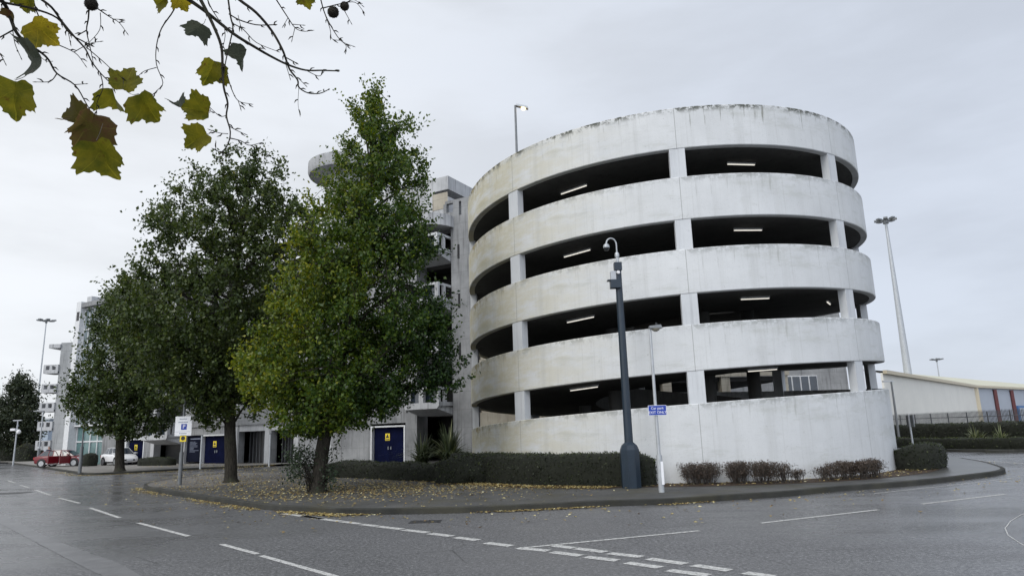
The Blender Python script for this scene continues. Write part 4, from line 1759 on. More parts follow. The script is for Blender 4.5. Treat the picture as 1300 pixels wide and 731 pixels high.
sh = lambda px, py: G(px, py, KZ)
shr = [((889, 613), (863, 915), 590, 'wide flat-topped brown shrub, first to the right of the blue sign post', 1.0),
       ((939, 613), (925, 954), 588, 'rounded brown shrub left of the fuller one it merges with', 1.0),
       ((971, 613), (953, 988), 588, 'full brown shrub merging with the shrub on its left', 1.0),
       ((998, 613), (987, 1009), 590, 'thin fan-shaped brown shrub with bare stems against the wall', .6),
       ((1016, 612), (1010, 1024), 598, 'smallest wispy brown shrub near the middle of the ramp wall', .45),
       ((1056, 611), (1048, 1066), 594, 'sparse brown shrub leaning left by the ramp column', .5),
       ((1071, 610), (1062, 1081), 589, 'sparse upright brown shrub beside the leaning one', .55),
       ((1108, 609), (1089, 1129), 587, 'dense rounded brown shrub near the right end of the wall', 1.1),
       ((1138, 607), (1128, 1152), 584, 'brown shrub in front of the corner of the ramp wall', .9)]
for i, ((bx, by), (xa, xb), ty, lab, dn) in enumerate(shr):
    b_ = sh(bx, by)
    # keep it clear of the drum
    v_ = b_ - TC
    v_.z = 0
    rr_ = R + .45
    dirc = v_.normalized()
    b_ = Vector((TC.x + dirc.x * max(rr_, min(v_.length, R + .9)), TC.y + dirc.y * max(rr_, min(v_.length, R + .9)), KZ))
    wd = (AT(xb, by, b_.y).x - AT(xa, by, b_.y).x)
    hh = AT(bx, ty, b_.y).z - KZ
    twig_shrub('brown_shrub', lab, b_, wd, max(.3, hh), 70 + i, dn, 'leafless brown shrubs along the ramp wall')
hl = [Vector((AT(1150, 598, 25.6).x, 25.6, KZ)), Vector((AT(1176, 600, 25.9).x, 25.9, KZ)), Vector((AT(1187, 597, 27.2).x, 27.2, KZ))]
hedge('clipped_hedge', 'square dark hedge at the right-hand corner of the ramp', hl, 1.0, .86, M['leaf_hedge'], 330, 54, .055, tintc=.22)
l1 = [AT(1100, 560, 50), AT(1160, 560, 45.5), AT(1230, 560, 41.5), AT(1300, 560, 39), AT(1380, 560, 37)]
l1 = [Vector((p.x, p.y + .7, 0)) for p in l1]
hedge('low_hedge', 'long low clipped hedge lining the exit road on the right', l1, 1.0, .62, M['leaf_hedge'], 150, 55, .08, z0=.13, tintc=.42)
l2 = [AT(1090, 560, 58), AT(1160, 560, 51), AT(1230, 560, 46), AT(1310, 560, 41.5), AT(1400, 560, 37)]
l2 = [Vector((p.x + 1.0, p.y + 1.0, 0)) for p in l2]
hedge('tall_hedge', 'tall dark hedge below the palisade fence', l2, 1.3, 1.42, M['leaf_hedge'], 110, 56, .1, z0=.13, tintc=.22, rough=.12)
pp = AT(1235, 552, 43)
sword_plant('spiky_plant', 'pale variegated spiky plant between the two right-hand hedges', Vector((AT(1240, 552, 43.4).x, 43.4, .13)), 150, 1.55, 63, .10, .72, 2.2)
sword_plant('spiky_plant', 'second pale spiky plant further right between the hedges', Vector((AT(1270, 552, 42).x, 42, .13)), 130, 1.5, 64, .10, .68, 2.2)
# far left bushes
hedge('far_hedge', 'dark green hedge under the distant trees at the far left', [AT(-40, 570, 100) * 1, AT(28, 570, 97)] and [Vector((AT(-40, 570, 100).x, 100, 0)), Vector((AT(34, 570, 97).x, 97, 0))], 2.4, 2.9, M['leaf_far'], 26, 57, .22, z0=0, tintc=.3, rough=.5, wob=.2)
hedge('far_bush', 'lighter rounded bushes behind the red car', [Vector((AT(27, 570, 92).x, 92, 0)), Vector((AT(46, 570, 92).x, 92, 0))], 2.4, 1.9, M['leaf_far'], 34, 58, .2, cat='bush', z0=.1, tintc=.62, rough=.45, wob=.25)
hedge('planter_hedge', 'small low hedge on the forecourt left of the navy doors', [FP(30.8, 2.2, 0), FP(26.8, 2.2, 0)], .9, .62, M['leaf_hedge'], 90, 59, .09, tintc=.35)
bq = FP(37.6, 2.6, KZ)
hedge('small_bush', 'small dark bush by the glazed entrance', [bq + FU * .5, bq - FU * .5], 1.0, 1.1, M['leaf_hedge'], 90, 60, .09, cat='bush', tintc=.25)

# ------------------------------------------------------------------ fallen leaves
rg = np.random.default_rng(77)
pts = []


def onto(P): pts.append((P.x, P.y, P.z))


def inside_poly(p, poly):
    c_ = False
    n_ = len(poly)
    for i in range(n_):
        a_, b_ = poly[i], poly[(i + 1) % n_]
        if (a_.y > p.y) != (b_.y > p.y) and p.x < (b_.x - a_.x) * (p.y - a_.y) / (b_.y - a_.y) + a_.x:
            c_ = not c_
    return c_


pav = [p for p in offset_line(full_line, .1)] + back
for _ in range(8500):
    r = random.random()
    if r < .55:
        P = Vector((gb_.x + random.gauss(1.8, 3.3), gb_.y + random.gauss(.6, 2.4), 0))
    elif r < .75:
        P = Vector((db_.x + random.gauss(1, 3), db_.y + random.gauss(-1, 3), 0))
    else:
        t = random.random()
        a_ = TP(rad(10 + 62 * t), R + 1.2 + abs(random.gauss(0, .5)), 0)
        P = a_
    if inside_poly(P, pav) and (P - TC).xy.length > R + .3:
        onto(Vector((P.x, P.y, KZ + .022)))
rb0 = random.Random(8)
acc = offset_line(full_line, -.12)
lens = len(acc)
for _ in range(3400):
    t = random.random() ** .8
    i = int(2 + t * (lens * .52))
    p = acc[i].lerp(acc[i + 1], random.random())
    w_ = .22 * (1 if i < lens * .3 else .45)
    nrm = (acc[i + 1] - acc[i]).normalized()
    nrm = Vector((nrm.y, -nrm.x, 0))
    if i > lens * .34 and random.random() < .6: continue
    if nz3((p.x, p.y, 0), .55, 4) < rb0.uniform(-.35, .1): continue
    pts.append((*(p + nrm * (abs(random.gauss(0, w_)) - .06)).xy, .02))
for _ in range(420):                                  # strays on the road
    t = random.random()
    i = int(t * (lens - 2))
    p = acc[i] + Vector((random.gauss(0, .8), -abs(random.gauss(0, 1.7)), 0))
    if not inside_poly(p, pav):
        pts.append((p.x, p.y, .014))
fa_ = offset_line(fark, -.2)
for _ in range(2400):                                 # side road drifts
    if random.random() < .45:
        i = random.randrange(12, len(fa_) - 1)
        p = fa_[i] + Vector((random.gauss(0, .3), -abs(random.gauss(0, .5)), 0))
    else:
        p = G(random.uniform(190, 360), random.uniform(598, 614)) + Vector((random.gauss(0, 1), random.gauss(0, 2), 0))
    z = KZ + .02 if (inside_poly(p, pav)) else .016
    if not inside_poly(p, [q_ for q_ in fark] + [Vector((-12, 55, 0)), Vector((-25, 75, 0)), Vector((-80, 130, 0))]):
        pts.append((p.x, p.y, z))
for _ in range(700):                                  # forecourt
    p = G(random.uniform(180, 350), random.uniform(588, 593), KZ)
    pts.append((p.x, p.y, KZ + .02))
for _ in range(500):                                  # russet leaves in the bed by the wall
    p = TP(rad(random.uniform(-78, 10)), R + random.uniform(.15, 1.3), KZ + .03)
    pts.append(tuple(p))
pts = np.array(pts)
n = len(pts)
an = rg.uniform(0, 2 * PI, n)
sz = rg.uniform(.045, .11, n)
V = []
for k_ in range(4):
    t = an + k_ * PI / 2
    s_ = sz * (.5 if k_ % 2 == 0 else .36)
    V.append(np.stack([pts[:, 0] + np.cos(t) * s_, pts[:, 1] + np.sin(t) * s_, pts[:, 2] + rg.uniform(-.008, .022, n)], 1))
V = np.stack(V, 1).reshape(-1, 3)
me = bpy.data.meshes.new('fallen_leaves')
me.vertices.add(len(V))
me.vertices.foreach_set('co', V.ravel())
me.loops.add(len(V))
me.loops.foreach_set('vertex_index', np.arange(len(V), dtype=np.int32))
me.polygons.add(n)
me.polygons.foreach_set('loop_start', np.arange(0, len(V), 4, dtype=np.int32))
at = me.attributes.new('tint', 'FLOAT', 'POINT')
at.data.foreach_set('value', np.repeat(np.clip(rg.normal(.45, .25, n), 0, 1), 4).astype(np.float32))
me.materials.append(M['litter'])
me.update(calc_edges=True)
me.validate()
o = bpy.data.objects.new('fallen_leaves', me)
C.objects.link(o)
tag(o, kind='stuff')

# ------------------------------------------------------------------ poles and signs near the tower
# blue camera pole
cb = G(802, 619, KZ)
ct = thing('camera_pole', 'tall dark blue pole with a dome security camera and octagonal base box', 'camera pole', cb)
zp = AT(785, 334, cb.y).z
q = MB()
q.lathe([(.30, KZ), (.30, KZ + 1.12), (.24, KZ + 1.26), (.12, KZ + 1.36)], 8, (cb.x, cb.y, 0), Matrix.Rotation(rad(22.5), 3, 'Z'))
bx_ = q.build('base_box', M['pole_blue'], ct)
q = MB()
q.box((cb.x, cb.y - .281, KZ + .55), (.17, .012, .75))
q.build('access_door', M['pole_blue'], bx_)
MB().tube([Vector((cb.x, cb.y, KZ + 1.3)), Vector((cb.x, cb.y, zp))], [.135, .105], 16).build('pole', M['pole_blue'], ct, True)
q = MB()
q.box((cb.x, cb.y - .0, zp - .12), (.24, .24, .26))
q.build('pole_collar', M['pole_blue'], ct)
q = MB()
q.tube([Vector((cb.x, cb.y, zp)), Vector((cb.x, cb.y, zp + .22))], .05, 10)
q.lathe([(.07, 0), (.075, .05), (.07, .12), (.04, .16)], 12, (cb.x, cb.y, zp + .2))
arc = [Vector((cb.x, cb.y, zp + .34))] + [Vector((cb.x - .17 + .17 * cos(a_), cb.y - .05 * (1 - cos(a_)), zp + .62 + .2 * sin(a_))) for a_ in [PI * i / 10 for i in range(11)]]
q.tube(arc, .024, 10)
q.build('swan_neck', M['galv'], ct, True)
hd = arc[-1]
q = MB()
q.lathe([(.03, .06), (.05, .045), (.095, .0), (.105, -.05), (.1, -.085)], 16, hd - Vector((0, 0, .04)))
cm = q.build('dome_camera', M['galv'], ct, True)
q = MB()
q.lathe([(.09, -.085), (.082, -.14), (.052, -.175), (.01, -.19)], 16, hd - Vector((0, 0, .04)))
q.build('dome', M['dark_plastic'], cm, True)
q = MB()
q.box((cb.x - .17, cb.y - .02, zp - .42), (.17, .2, .28))
q.build('equipment_box', M['galv'], ct)
q = MB()
q.box((cb.x - .12, cb.y - .08, zp - .72), (.34, .26, .24))
q.box((cb.x - .20, cb.y - .03, zp - .575), (.34, .24, .03))
q.build('bracket', M['pole_blue'], ct)
q = MB()
q.lathe([(.05, 0), (.06, .03), (.045, .06)], 12, Vector((cb.x - .02, cb.y - .14, zp - .34)), Matrix.Rotation(rad(90), 3, 'X'))
q.build('sensor', M['white_plastic'], ct, True)

# grey lamp post with the blue sign
lb = G(840, 624.5, KZ)
lp = thing('lamp_post', 'slim grey street lamp post carrying the blue exit sign', 'street lamp', lb)
zl = AT(829.5, 417, lb.y).z
MB().tube([Vector((lb.x, lb.y, KZ)), Vector((lb.x, lb.y, KZ + 1.0))], .082, 14).build('base_sleeve', M['galv'], lp, True)
MB().tube([Vector((lb.x, lb.y, KZ + 1.0)), Vector((lb.x, lb.y, zl))], [.05, .038], 12).build('pole', M['galv'], lp, True)
q = MB()
q.box((lb.x + .045, lb.y - .077, KZ + .52), (.07, .03, .62))
q.build('access_door', M['white_sign'], lp)
hc = Vector((lb.x + .14, lb.y - .02, zl + .02))
q = MB()
q.hexa([hc + Vector(v) for v in ((-.17, -.11, -.02), (.2, -.12, -.02), (.2, .12, -.02), (-.17, .11, -.02), (-.17, -.09, .05), (.16, -.1, .08), (.16, .1, .08), (-.17, .09, .05))])
ln_ = q.build('lantern', M['galv_dark'], lp)
q = MB()
q.lathe([(.04, -.11), (.10, -.08), (.13, -.02)], 14, hc + Vector((.02, 0, 0)))
q.build('lantern_bowl', M['lantern_glass'], ln_, True)
q = MB()
q.lathe([(.03, 0), (.035, .05), (.02, .07)], 8, hc + Vector((.05, 0, .075)))
q.build('photocell', M['dark_plastic'], ln_, True)
# sign: on the pole, its own thing
s_a, s_b = AT(822.5, 514.5, lb.y - .06), AT(846.5, 526.5, lb.y - .06)
sw, shh = s_b.x - s_a.x, s_a.z - s_b.z
sc_ = (s_a + s_b) / 2
sg = thing('exit_sign', 'small blue rectangular sign reading Car park EXIT ONLY', 'sign', (sc_.x, lb.y - .06, sc_.z))
tl = Matrix.Rotation(rad(2.2), 3, 'Y').inverted()
tl = Matrix.Identity(3)
q = MB()
q.box((sc_.x, lb.y - .066, sc_.z), (sw, .012, shh))
q.build('sign_plate', M['white_sign'], sg)
q = MB()
q.box((sc_.x, lb.y - .0735, sc_.z), (sw * .96, .006, shh * .93))
q.build('sign_face', M['blue_sign'], sg)
ex_, ez_ = Vector((1, 0, 0)), Vector((0, 0, 1))
for tx, dz in (('Car park', shh * .2), ('EXIT ONLY', -shh * .22)):
    text_mesh('lettering', tx, shh * .36, basis(Vector((sc_.x, lb.y - .0785, sc_.z + dz)), ex_, ez_, Vector((0, -1, 0))), M['text_white'], sg, .001)
q = MB()
q.box((sc_.x, lb.y - .053, sc_.z), (.16, .014, .06))
q.build('bracket', M['galv'], sg)

# parking sign on the left
pb_ = G(228, 615, KZ)
ps = thing('parking_sign', 'white parking sign with blue P above a yellow notice on a grey post', 'sign', pb_)
MB().tube([Vector((pb_.x, pb_.y, KZ)), Vector((pb_.x, pb_.y, KZ + 1.35))], .085, 12).build('post_sleeve', M['galv_dark'], ps, True)
zt2 = AT(235, 505, pb_.y).z
MB().tube([Vector((pb_.x, pb_.y, KZ + 1.35)), Vector((pb_.x, pb_.y, zt2))], .055, 12).build('post', M['galv_dark'], ps, True)
a_, b_ = AT(223, 528.5, pb_.y - .09), AT(242.5, 552.5, pb_.y - .09)
cx_, cz_, w_, h_ = (a_.x + b_.x) / 2, (a_.z + b_.z) / 2, b_.x - a_.x, a_.z - b_.z
yv = pb_.y - .075
q = MB()
q.box((cx_, yv, cz_), (w_, .014, h_))
pl = q.build('sign_plate', M['white_sign'], ps)
q = MB()
q.box((cx_ + w_ * .04, yv - .009, cz_ - h_ * .04), (w_ * .34, .005, w_ * .34))
bl = q.build('parking_symbol', M['blue_sign'], pl)
text_mesh('lettering', 'P', w_ * .33, basis(Vector((cx_ + w_ * .04, yv - .013, cz_ - h_ * .04)), ex_, ez_, Vector((0, -1, 0))), M['text_white'], bl, .001)
q = MB()
for i, (ww, zz, hh) in enumerate(((.5, .36, .05), (.62, .2, .06), (.45, -.38, .05))):
    # two or three short words per line, too small to read in the photo
    x = -ww / 2
    rr = random.Random(i)
    while x < ww / 2 - .05:
        l_ = rr.uniform(.04, .075)
        q.box((cx_ + (x + l_ / 2) * w_, yv - .008, cz_ + zz * h_), (l_ * w_, .004, hh * h_ * rr.uniform(.7, 1)))
        x += l_ + .014
q.box((cx_, yv - .008, cz_ - .29 * h_), (w_ * .9, .004, .012 * h_))
q.build('faded_lettering', M['sign_text_dark'], pl)
a_, b_ = AT(229, 552.5, pb_.y - .09), AT(235.5, 559.5, pb_.y - .09)
q = MB()
q.box(((a_.x + b_.x) / 2, yv, (a_.z + b_.z) / 2 - .01), (.27, .014, .27))
ys = q.build('yellow_notice', M['yellow_sign'], ps)
q = MB()
q.lathe([(.09, 0), (.09, .004)], 16, ((a_.x + b_.x) / 2, yv - .0075, (a_.z + b_.z) / 2), Matrix.Rotation(rad(90), 3, 'X'))
q.build('notice_print', M['black'], ys)

# slim posts on the forecourt edge
for (px, py, ty, lab) in ((254, 595, 553, 'slim pale post on the forecourt edge in front of the navy double doors'), (341.5, 592, 551, 'slim pale post on the forecourt edge near the dark gates')):
    b_ = G(px, py, KZ)
    z_ = AT(px, ty, b_.y).z
    p = thing('slim_post', lab, 'post', b_, 'slim posts on the forecourt edge')
    MB().tube([b_, Vector((b_.x, b_.y, z_))], .06, 10).build('post', M['galv'], p, True)
    MB().lathe([(.075, 0), (.075, .05), (.03, .08)], 10, (b_.x, b_.y, z_)).build('cap', M['galv_dark'], p, True)

# lamp column in front of the small tree
b_ = G(101, 600, KZ)
p = thing('lamp_column', 'thin dark lamp column with thick base left of the small tree', 'street lamp', b_)
MB().tube([b_, b_ + Vector((0, 0, 1.7))], .105, 12).build('base_sleeve', M['galv_dark'], p, True)
MB().tube([b_ + Vector((0, 0, 1.7)), b_ + Vector((0, 0, 6.0))], [.05, .04], 10).build('pole', M['galv_dark'], p, True)
q = MB()
q.box(b_ + Vector((.3, 0, 6.02)), (.7, .22, .12))
q.build('lantern', M['galv_dark'], p)
# far left lamp with an arm
b_ = G(47.5, 590.5, 0)
b_.z = KZ
p = thing('lamp_column', 'tall thin street lamp with flat head beside the red car', 'street lamp', b_)
z_ = AT(53, 522, b_.y).z
MB().tube([b_, b_ + Vector((0, 0, 1.6))], .14, 10).build('base_sleeve', M['galv_dark'], p, True)
MB().tube([b_ + Vector((0, 0, 1.6)), Vector((b_.x, b_.y, z_))], [.085, .06], 10).build('pole', M['galv'], p, True)
q = MB()
q.hexa([Vector((b_.x, b_.y, z_)) + Vector(v) for v in ((-.95, -.15, 0), (.1, -.08, -.02), (.1, .08, -.02), (-.95, .15, 0), (-.95, -.12, .1), (.1, -.07, .08), (.1, .07, .08), (-.95, .12, .1))])
q.build('lantern', M['galv_dark'], p)
# far left camera post
b_ = Vector((AT(17, 585, 78).x, 78, 0))
p = thing('camera_post', 'grey post with two small security cameras under the distant tree', 'camera pole', b_)
z_ = AT(21, 534, 78).z
MB().tube([b_, Vector((b_.x, b_.y, z_))], [.085, .06], 10).build('pole', M['galv'], p, True)
zc = AT(20, 545, 78).z
q = MB()
q.box((b_.x - .35, b_.y - .1, zc), (.5, .25, .25))
q.box((b_.x - .1, b_.y - .05, zc), (.4, .06, .06))
q.build('box_camera', M['white_plastic'], p)
q = MB()
q.lathe([(.08, .3), (.2, .15), (.22, 0), (.15, -.15), (.02, -.2)], 12, (b_.x + .28, b_.y - .1, zc - .3))
q.build('dome_camera', M['white_plastic'], p, True)
q = MB()
q.box((b_.x - .05, b_.y, z_ + .05), (.9, .2, .1))
q.build('lantern', M['galv'], p)


# high masts
def mast(label, base, ztop, r0, r1, ringr, nlamp, grp=None, col='galv'):
    p = thing('high_mast_light', label, 'floodlight mast', base, grp)
    MB().tube([base, Vector((base.x, base.y, ztop))], [r0, r1], 14).build('mast', M[col], p, True)
    q = MB()
    q.lathe([(r1 * 2.2, -.35), (r1 * 2.2, .35), (r1, .5)], 12, (base.x, base.y, ztop))
    ring = [Vector((base.x + ringr * .55 * cos(2 * PI * i / 24), base.y + ringr * .55 * sin(2 * PI * i / 24), ztop + .1)) for i in range(25)]
    q.tube(ring, .05, 6, cap=False)
    q.build('head_frame', M['galv_dark'], p)
    for i in range(nlamp):
        a_ = 2 * PI * i / nlamp + .3
        d = Vector((cos(a_), sin(a_), 0))
        sd_ = Vector((-d.y, d.x, 0))
        c_ = Vector((base.x, base.y, ztop + .12))
        q = MB()
        q.tube([c_, c_ + d * ringr * .6], .04, 6)
        k1, k2 = ringr * .55, ringr
        q.hexa([c_ + d * k1 - sd_ * .2 + Vector((0, 0, -.12)), c_ + d * k2 - sd_ * .28 + Vector((0, 0, -.02)), c_ + d * k2 + sd_ * .28 + Vector((0, 0, -.02)), c_ + d * k1 + sd_ * .2 + Vector((0, 0, -.12)),
                c_ + d * k1 - sd_ * .2 + Vector((0, 0, .16)), c_ + d * k2 - sd_ * .26 + Vector((0, 0, .2)), c_ + d * k2 + sd_ * .26 + Vector((0, 0, .2)), c_ + d * k1 + sd_ * .2 + Vector((0, 0, .16))])
        q.build('floodlight', M['galv_dark'], p)


mt = AT(1127.5, 281, 95)
mast('tall tapered floodlight mast with a ring of lamps right of the ramp', Vector((AT(1160, 524, 95).x, 95, 0)), mt.z, .62, .17, 1.45, 8)
mt = AT(1189, 457, 160)
mast('distant floodlight mast above the warehouse roof', Vector((mt.x, 160, 0)), mt.z, .22, .1, 1.4, 6)
mt = AT(67.5, 407.5, 130)
mast('distant floodlight mast behind the stair block at the far left', Vector((AT(57, 480, 130).x - .9, 130, 0)), mt.z, .2, .09, 1.6, 6)

# small lamp and sign beyond the hedge on the right
b_ = Vector((AT(1143, 566, 52).x, 52, .1))
p = thing('street_lamp', 'thin grey street lamp with flat head near the exit road hedge', 'street lamp', b_)
z_ = AT(1137, 484, 52).z
MB().tube([b_, Vector((b_.x, b_.y, z_))], [.1, .06], 10).build('pole', M['galv_dark'], p, True)
q = MB()
q.box((b_.x - .25, b_.y, z_ + .03), (.75, .22, .1))
q.build('lantern', M['galv'], p)
b_ = Vector((AT(1160, 572, 34).x, 34, KZ))
p = thing('sign_post', 'slim grey sign post seen edge-on behind the corner hedge', 'sign', b_)
z_ = AT(1154, 526, 34).z
MB().tube([b_, Vector((b_.x, b_.y, z_))], .045, 10).build('post', M['galv'], p, True)
q = MB()
q.box((b_.x + .04, b_.y, z_ - .3), (.05, .6, .55))
q.build('sign_plate', M['galv_dark'], p)

# far pale shed behind the trees on the left
q = MB()
x0, x1 = AT(20, 560, 150).x, AT(60, 560, 150).x
fs_ = thing('far_shed', 'far pale blue industrial shed glimpsed left of the stair block', 'building', (x0, 150, 0))
zt3 = AT(45, 533, 150).z
q.box(((x0 + x1) / 2, 156, zt3 / 2), (x1 - x0, 12, zt3))
q.build('wall', M['far_bldg'], fs_)
q = MB()
q.box(((x0 + x1) / 2, 156, zt3 + .15), (x1 - x0 + .6, 12.6, .3))
q.build('roof', M['galv'], fs_)


# ------------------------------------------------------------------ cars
def car(label, loc, yaw, paint, Lc=4.3, Wc=1.76, Hc=1.46, open_door=False):
    Rz = Matrix.Rotation(yaw, 3, 'Z')
    loc = Vector(loc)
    root = thing('parked_car', label, 'car', loc)
    T = lambda x, y, z: loc + Rz @ Vector((x, y, z))
    hw = Wc / 2
    # stations along x (front positive): x, z of underside, z of shoulder, half width, z of deck centre
    st = [(-Lc / 2, .42, .78, .76, .80), (-Lc / 2 + .08, .30, .90, .90, .93), (-Lc / 2 + .5, .22, .93, .98, .96), (-.9, .2, .93, 1, .95), (0, .2, .91, 1, .93),
          (.75, .2, .90, 1, .93), (1.2, .2, .86, .99, .92), (Lc / 2 - .45, .2, .74, .96, .80), (Lc / 2 - .1, .24, .62, .86, .66), (Lc / 2, .34, .52, .70, .54)]
    m_ = MB()
    nsec = 13
    for x, zb_, zs, wf, zd in st:
        w = hw * wf
        half = [(w * .82, zb_), (w * .97, zb_ + .1), (w, zb_ + (zs - zb_) * .55), (w * .985, zs - .06), (w * .93, zs), (w * .5, zd - .005)]
        sec = [(-a, b) for a, b in half] + [(0, zd)] + [(a, b) for a, b in reversed(half)]
        for y, z in sec:
            m_.v.append(T(x, y, z))
    for i in range(len(st) - 1):
        for j in range(nsec):
            j2 = (j + 1) % nsec
            m_.f.append([i * nsec + j, i * nsec + j2, (i + 1) * nsec + j2, (i + 1) * nsec + j])
            m_.mi.append(0)
    m_.f.append(list(range(nsec)))
    m_.f.append(list(range((len(st) - 1) * nsec, len(st) * nsec)))
    m_.mi += [0, 0]
    body = m_.build('body', paint, root, True)
    # greenhouse
    bl = [(-Lc / 2 + .3, .70), (-.5, .80), (.35, .80), (1.25, .72)]       # belt line x, half-width
    rf = [(-Lc / 2 + .72, .55), (-.55, .62), (.0, .62), (.42, .57)]       # roof
    zr = [Hc - .05, Hc, Hc, Hc - .05]
    zbt = [.93, .92, .90, .90]
    m_ = MB()
    for (x, w), z in zip(bl, zbt):
        m_.v += [T(x, -w * Wc / 1.76, z), T(x, w * Wc / 1.76, z)]
    for (x, w), z in zip(rf, zr):
        m_.v += [T(x, -w * Wc / 1.76, z), T(x, w * Wc / 1.76, z)]
    for i in range(3):
        a = 2 * i
        m_.f += [[a, a + 2, a + 10, a + 8], [a + 1, a + 9, a + 11, a + 3], [a + 8, a + 10, a + 11, a + 9]]
    m_.f += [[0, 8, 9, 1], [6, 7, 15, 14]]
    m_.mi = [0] * len(m_.f)
    m_.build('cabin', paint, root)

    def pane(name, quad, ins=.08):
        c_ = sum(quad, Vector()) / 4
        nrm = (quad[1] - quad[0]).cross(quad[3] - quad[0]).normalized()
        if nrm.dot(c_ - T(-.2, 0, 1.0)) < 0: nrm = -nrm
        qq = [p_.lerp(c_, ins) + nrm * .008 for p_ in quad]
        m2 = MB()
        m2.hexa([p_ - nrm * .006 for p_ in qq] + [p_ + nrm * .004 for p_ in qq])
        return m2.build(name, M['dark_glass'], root)
    v = m_.v
    pane('windscreen', [v[6], v[7], v[15], v[14]])
    pane('rear_window', [v[0], v[1], v[9], v[8]])
    for a in (0, 1):
        for i in range(3):
            b = 2 * i + a
            pane('side_window', [v[b], v[b + 2], v[b + 10], v[b + 8]], .1)
    for sx_ in (-Lc / 2 + .78, Lc / 2 - .82):
        for sy in (-1, 1):
            c_ = T(sx_, sy * (hw - .1), .31)
            Mx = Rz @ Matrix.Rotation(rad(90), 3, 'X')
            m2 = MB()
            m2.lathe([(.385, -.12), (.385, .116)], 24, T(sx_, sy * (hw - .1), .34), Mx)
            m2.build('wheel_arch', M['black'], root, True)
            m2 = MB()
            m2.lathe([(.24, -.13), (.30, -.13), (.315, -.09), (.315, .09), (.30, .13), (.24, .13)], 24, c_, Mx)
            wl = m2.build('wheel', M['tyre'], root, True)
            m2 = MB()
            m2.lathe([(.225, -.137), (.225, .137)], 20, c_, Mx)
            m2.build('rim', M['rim'], wl, True)
            m2 = MB()
            for k_ in range(5):
                a_ = 2 * PI * k_ / 5
                for s_ in (-.139 if sy > 0 else .139,):
                    m2.tube([c_ + Mx @ Vector((.07 * cos(a_ + .6), .07 * sin(a_ + .6), s_)), c_ + Mx @ Vector((.2 * cos(a_ + .6), .2 * sin(a_ + .6), s_))], .03, 4)
            m2.build('rim_holes', M['black'], wl) if not TINY else None
    for sy in (-1, 1):
        m2 = MB()
        m2.hexa([T(Lc / 2 - .40, sy * hw * .60, .585), T(Lc / 2 - .17, sy * hw * .60, .575), T(Lc / 2 - .28, sy * hw * .93, .58), T(Lc / 2 - .5, sy * hw * .955, .60),
                 T(Lc / 2 - .45, sy * hw * .58, .75), T(Lc / 2 - .24, sy * hw * .58, .705), T(Lc / 2 - .34, sy * hw * .90, .72), T(Lc / 2 - .6, sy * hw * .945, .775)])
        m2.build('headlight', M['headlamp'], root)
        m2 = MB()
        m2.box(T(-Lc / 2 + .04, sy * hw * .72, .76), (.1, .3, .2), Rz)
        m2.build('tail_light', M['taillamp'], root)
        m2 = MB()
        m2.hexa([T(.82, sy * (hw - .05), .93), T(.95, sy * (hw - .05), .93), T(.92, sy * (hw + .16), .95), T(.80, sy * (hw + .16), .95),
                 T(.80, sy * (hw - .05), 1.06), T(.90, sy * (hw - .05), 1.06), T(.88, sy * (hw + .15), 1.08), T(.79, sy * (hw + .15), 1.08)])
        m2.build('wing_mirror', paint, root)
    m2 = MB()
    m2.box(T(Lc / 2 - .02, 0, .42), (.08, hw * 1.0, .14), Rz)
    m2.build('grille', M['black'], root)
    m2 = MB()
    m2.box(T(Lc / 2 + .03, 0, .44), (.012, .52, .11), Rz)
    m2.box(T(-Lc / 2 - .005, 0, .62), (.012, .52, .11), Rz)
    m2.build('number_plate', M['white_sign'], root)
    for sy in (-1, 1):
        m2 = MB()
        m2.box(T(-.05, sy * (hw - .004), .29), (2.0, .03, .08), Rz)
        m2.build('sill', M['chrome'] if open_door else M['black'], root)
        for dx in (-.55, .42):
            m2 = MB()
            m2.box(T(dx, sy * (hw + .004), .78), (.2, .02, .035), Rz)
            m2.build('door_handle', paint, root)
    if open_door:
        # open front and rear doors on the near side, dark openings behind them
        for x0, ln in ((1.05, .98), (.0, .92)):
            m2 = MB()
            m2.box(T(x0 - ln / 2, -(hw - .002), .60), (ln, .022, .56), Rz)
            m2.build('door_opening', M['black'], root)
            a_ = rad(68)
            d = Vector((-cos(a_), -sin(a_), 0))
            nn = Vector((-d.y, d.x, 0))
            m2 = MB()
            P = [Vector((x0, -hw, 0)) + d * t for t in (0, ln)]
            lo, hi = .28, .92
            for z0_, z1_, tw in ((lo, hi, .04),):
                m2.hexa([T(*(P[0] + nn * tw + Vector((0, 0, z0_)))), T(*(P[1] + nn * tw + Vector((0, 0, z0_)))), T(*(P[1] - nn * tw + Vector((0, 0, z0_)))), T(*(P[0] - nn * tw + Vector((0, 0, z0_)))),
                         T(*(P[0] + nn * tw + Vector((0, 0, z1_)))), T(*(P[1] + nn * tw + Vector((0, 0, z1_)))), T(*(P[1] - nn * tw + Vector((0, 0, z1_)))), T(*(P[0] - nn * tw + Vector((0, 0, z1_))))])
            top = [P[0] + Vector((0, 0, hi)), P[0] + d * .35 + Vector((0, .1, 1.34)), P[1] + Vector((0, .1, 1.38)), P[1] + Vector((0, 0, hi))]
            m2.tube([T(*t) for t in top], .03, 6)
            m2.build('open_door', paint, root)
    return root


rc = Vector((AT(76.5, 588, 63.2).x + .3, 63.2, KZ))
car('red hatchback with its near-side doors open under the stair block', rc, rad(2), M['red_paint'], 4.4, 1.76, 1.42, True)
wc = Vector((AT(151, 590, 62).x, 62.0, KZ))
car('small white car parked behind the trunk of the small tree', wc, rad(-37), M['white_paint'], 3.9, 1.7, 1.5)

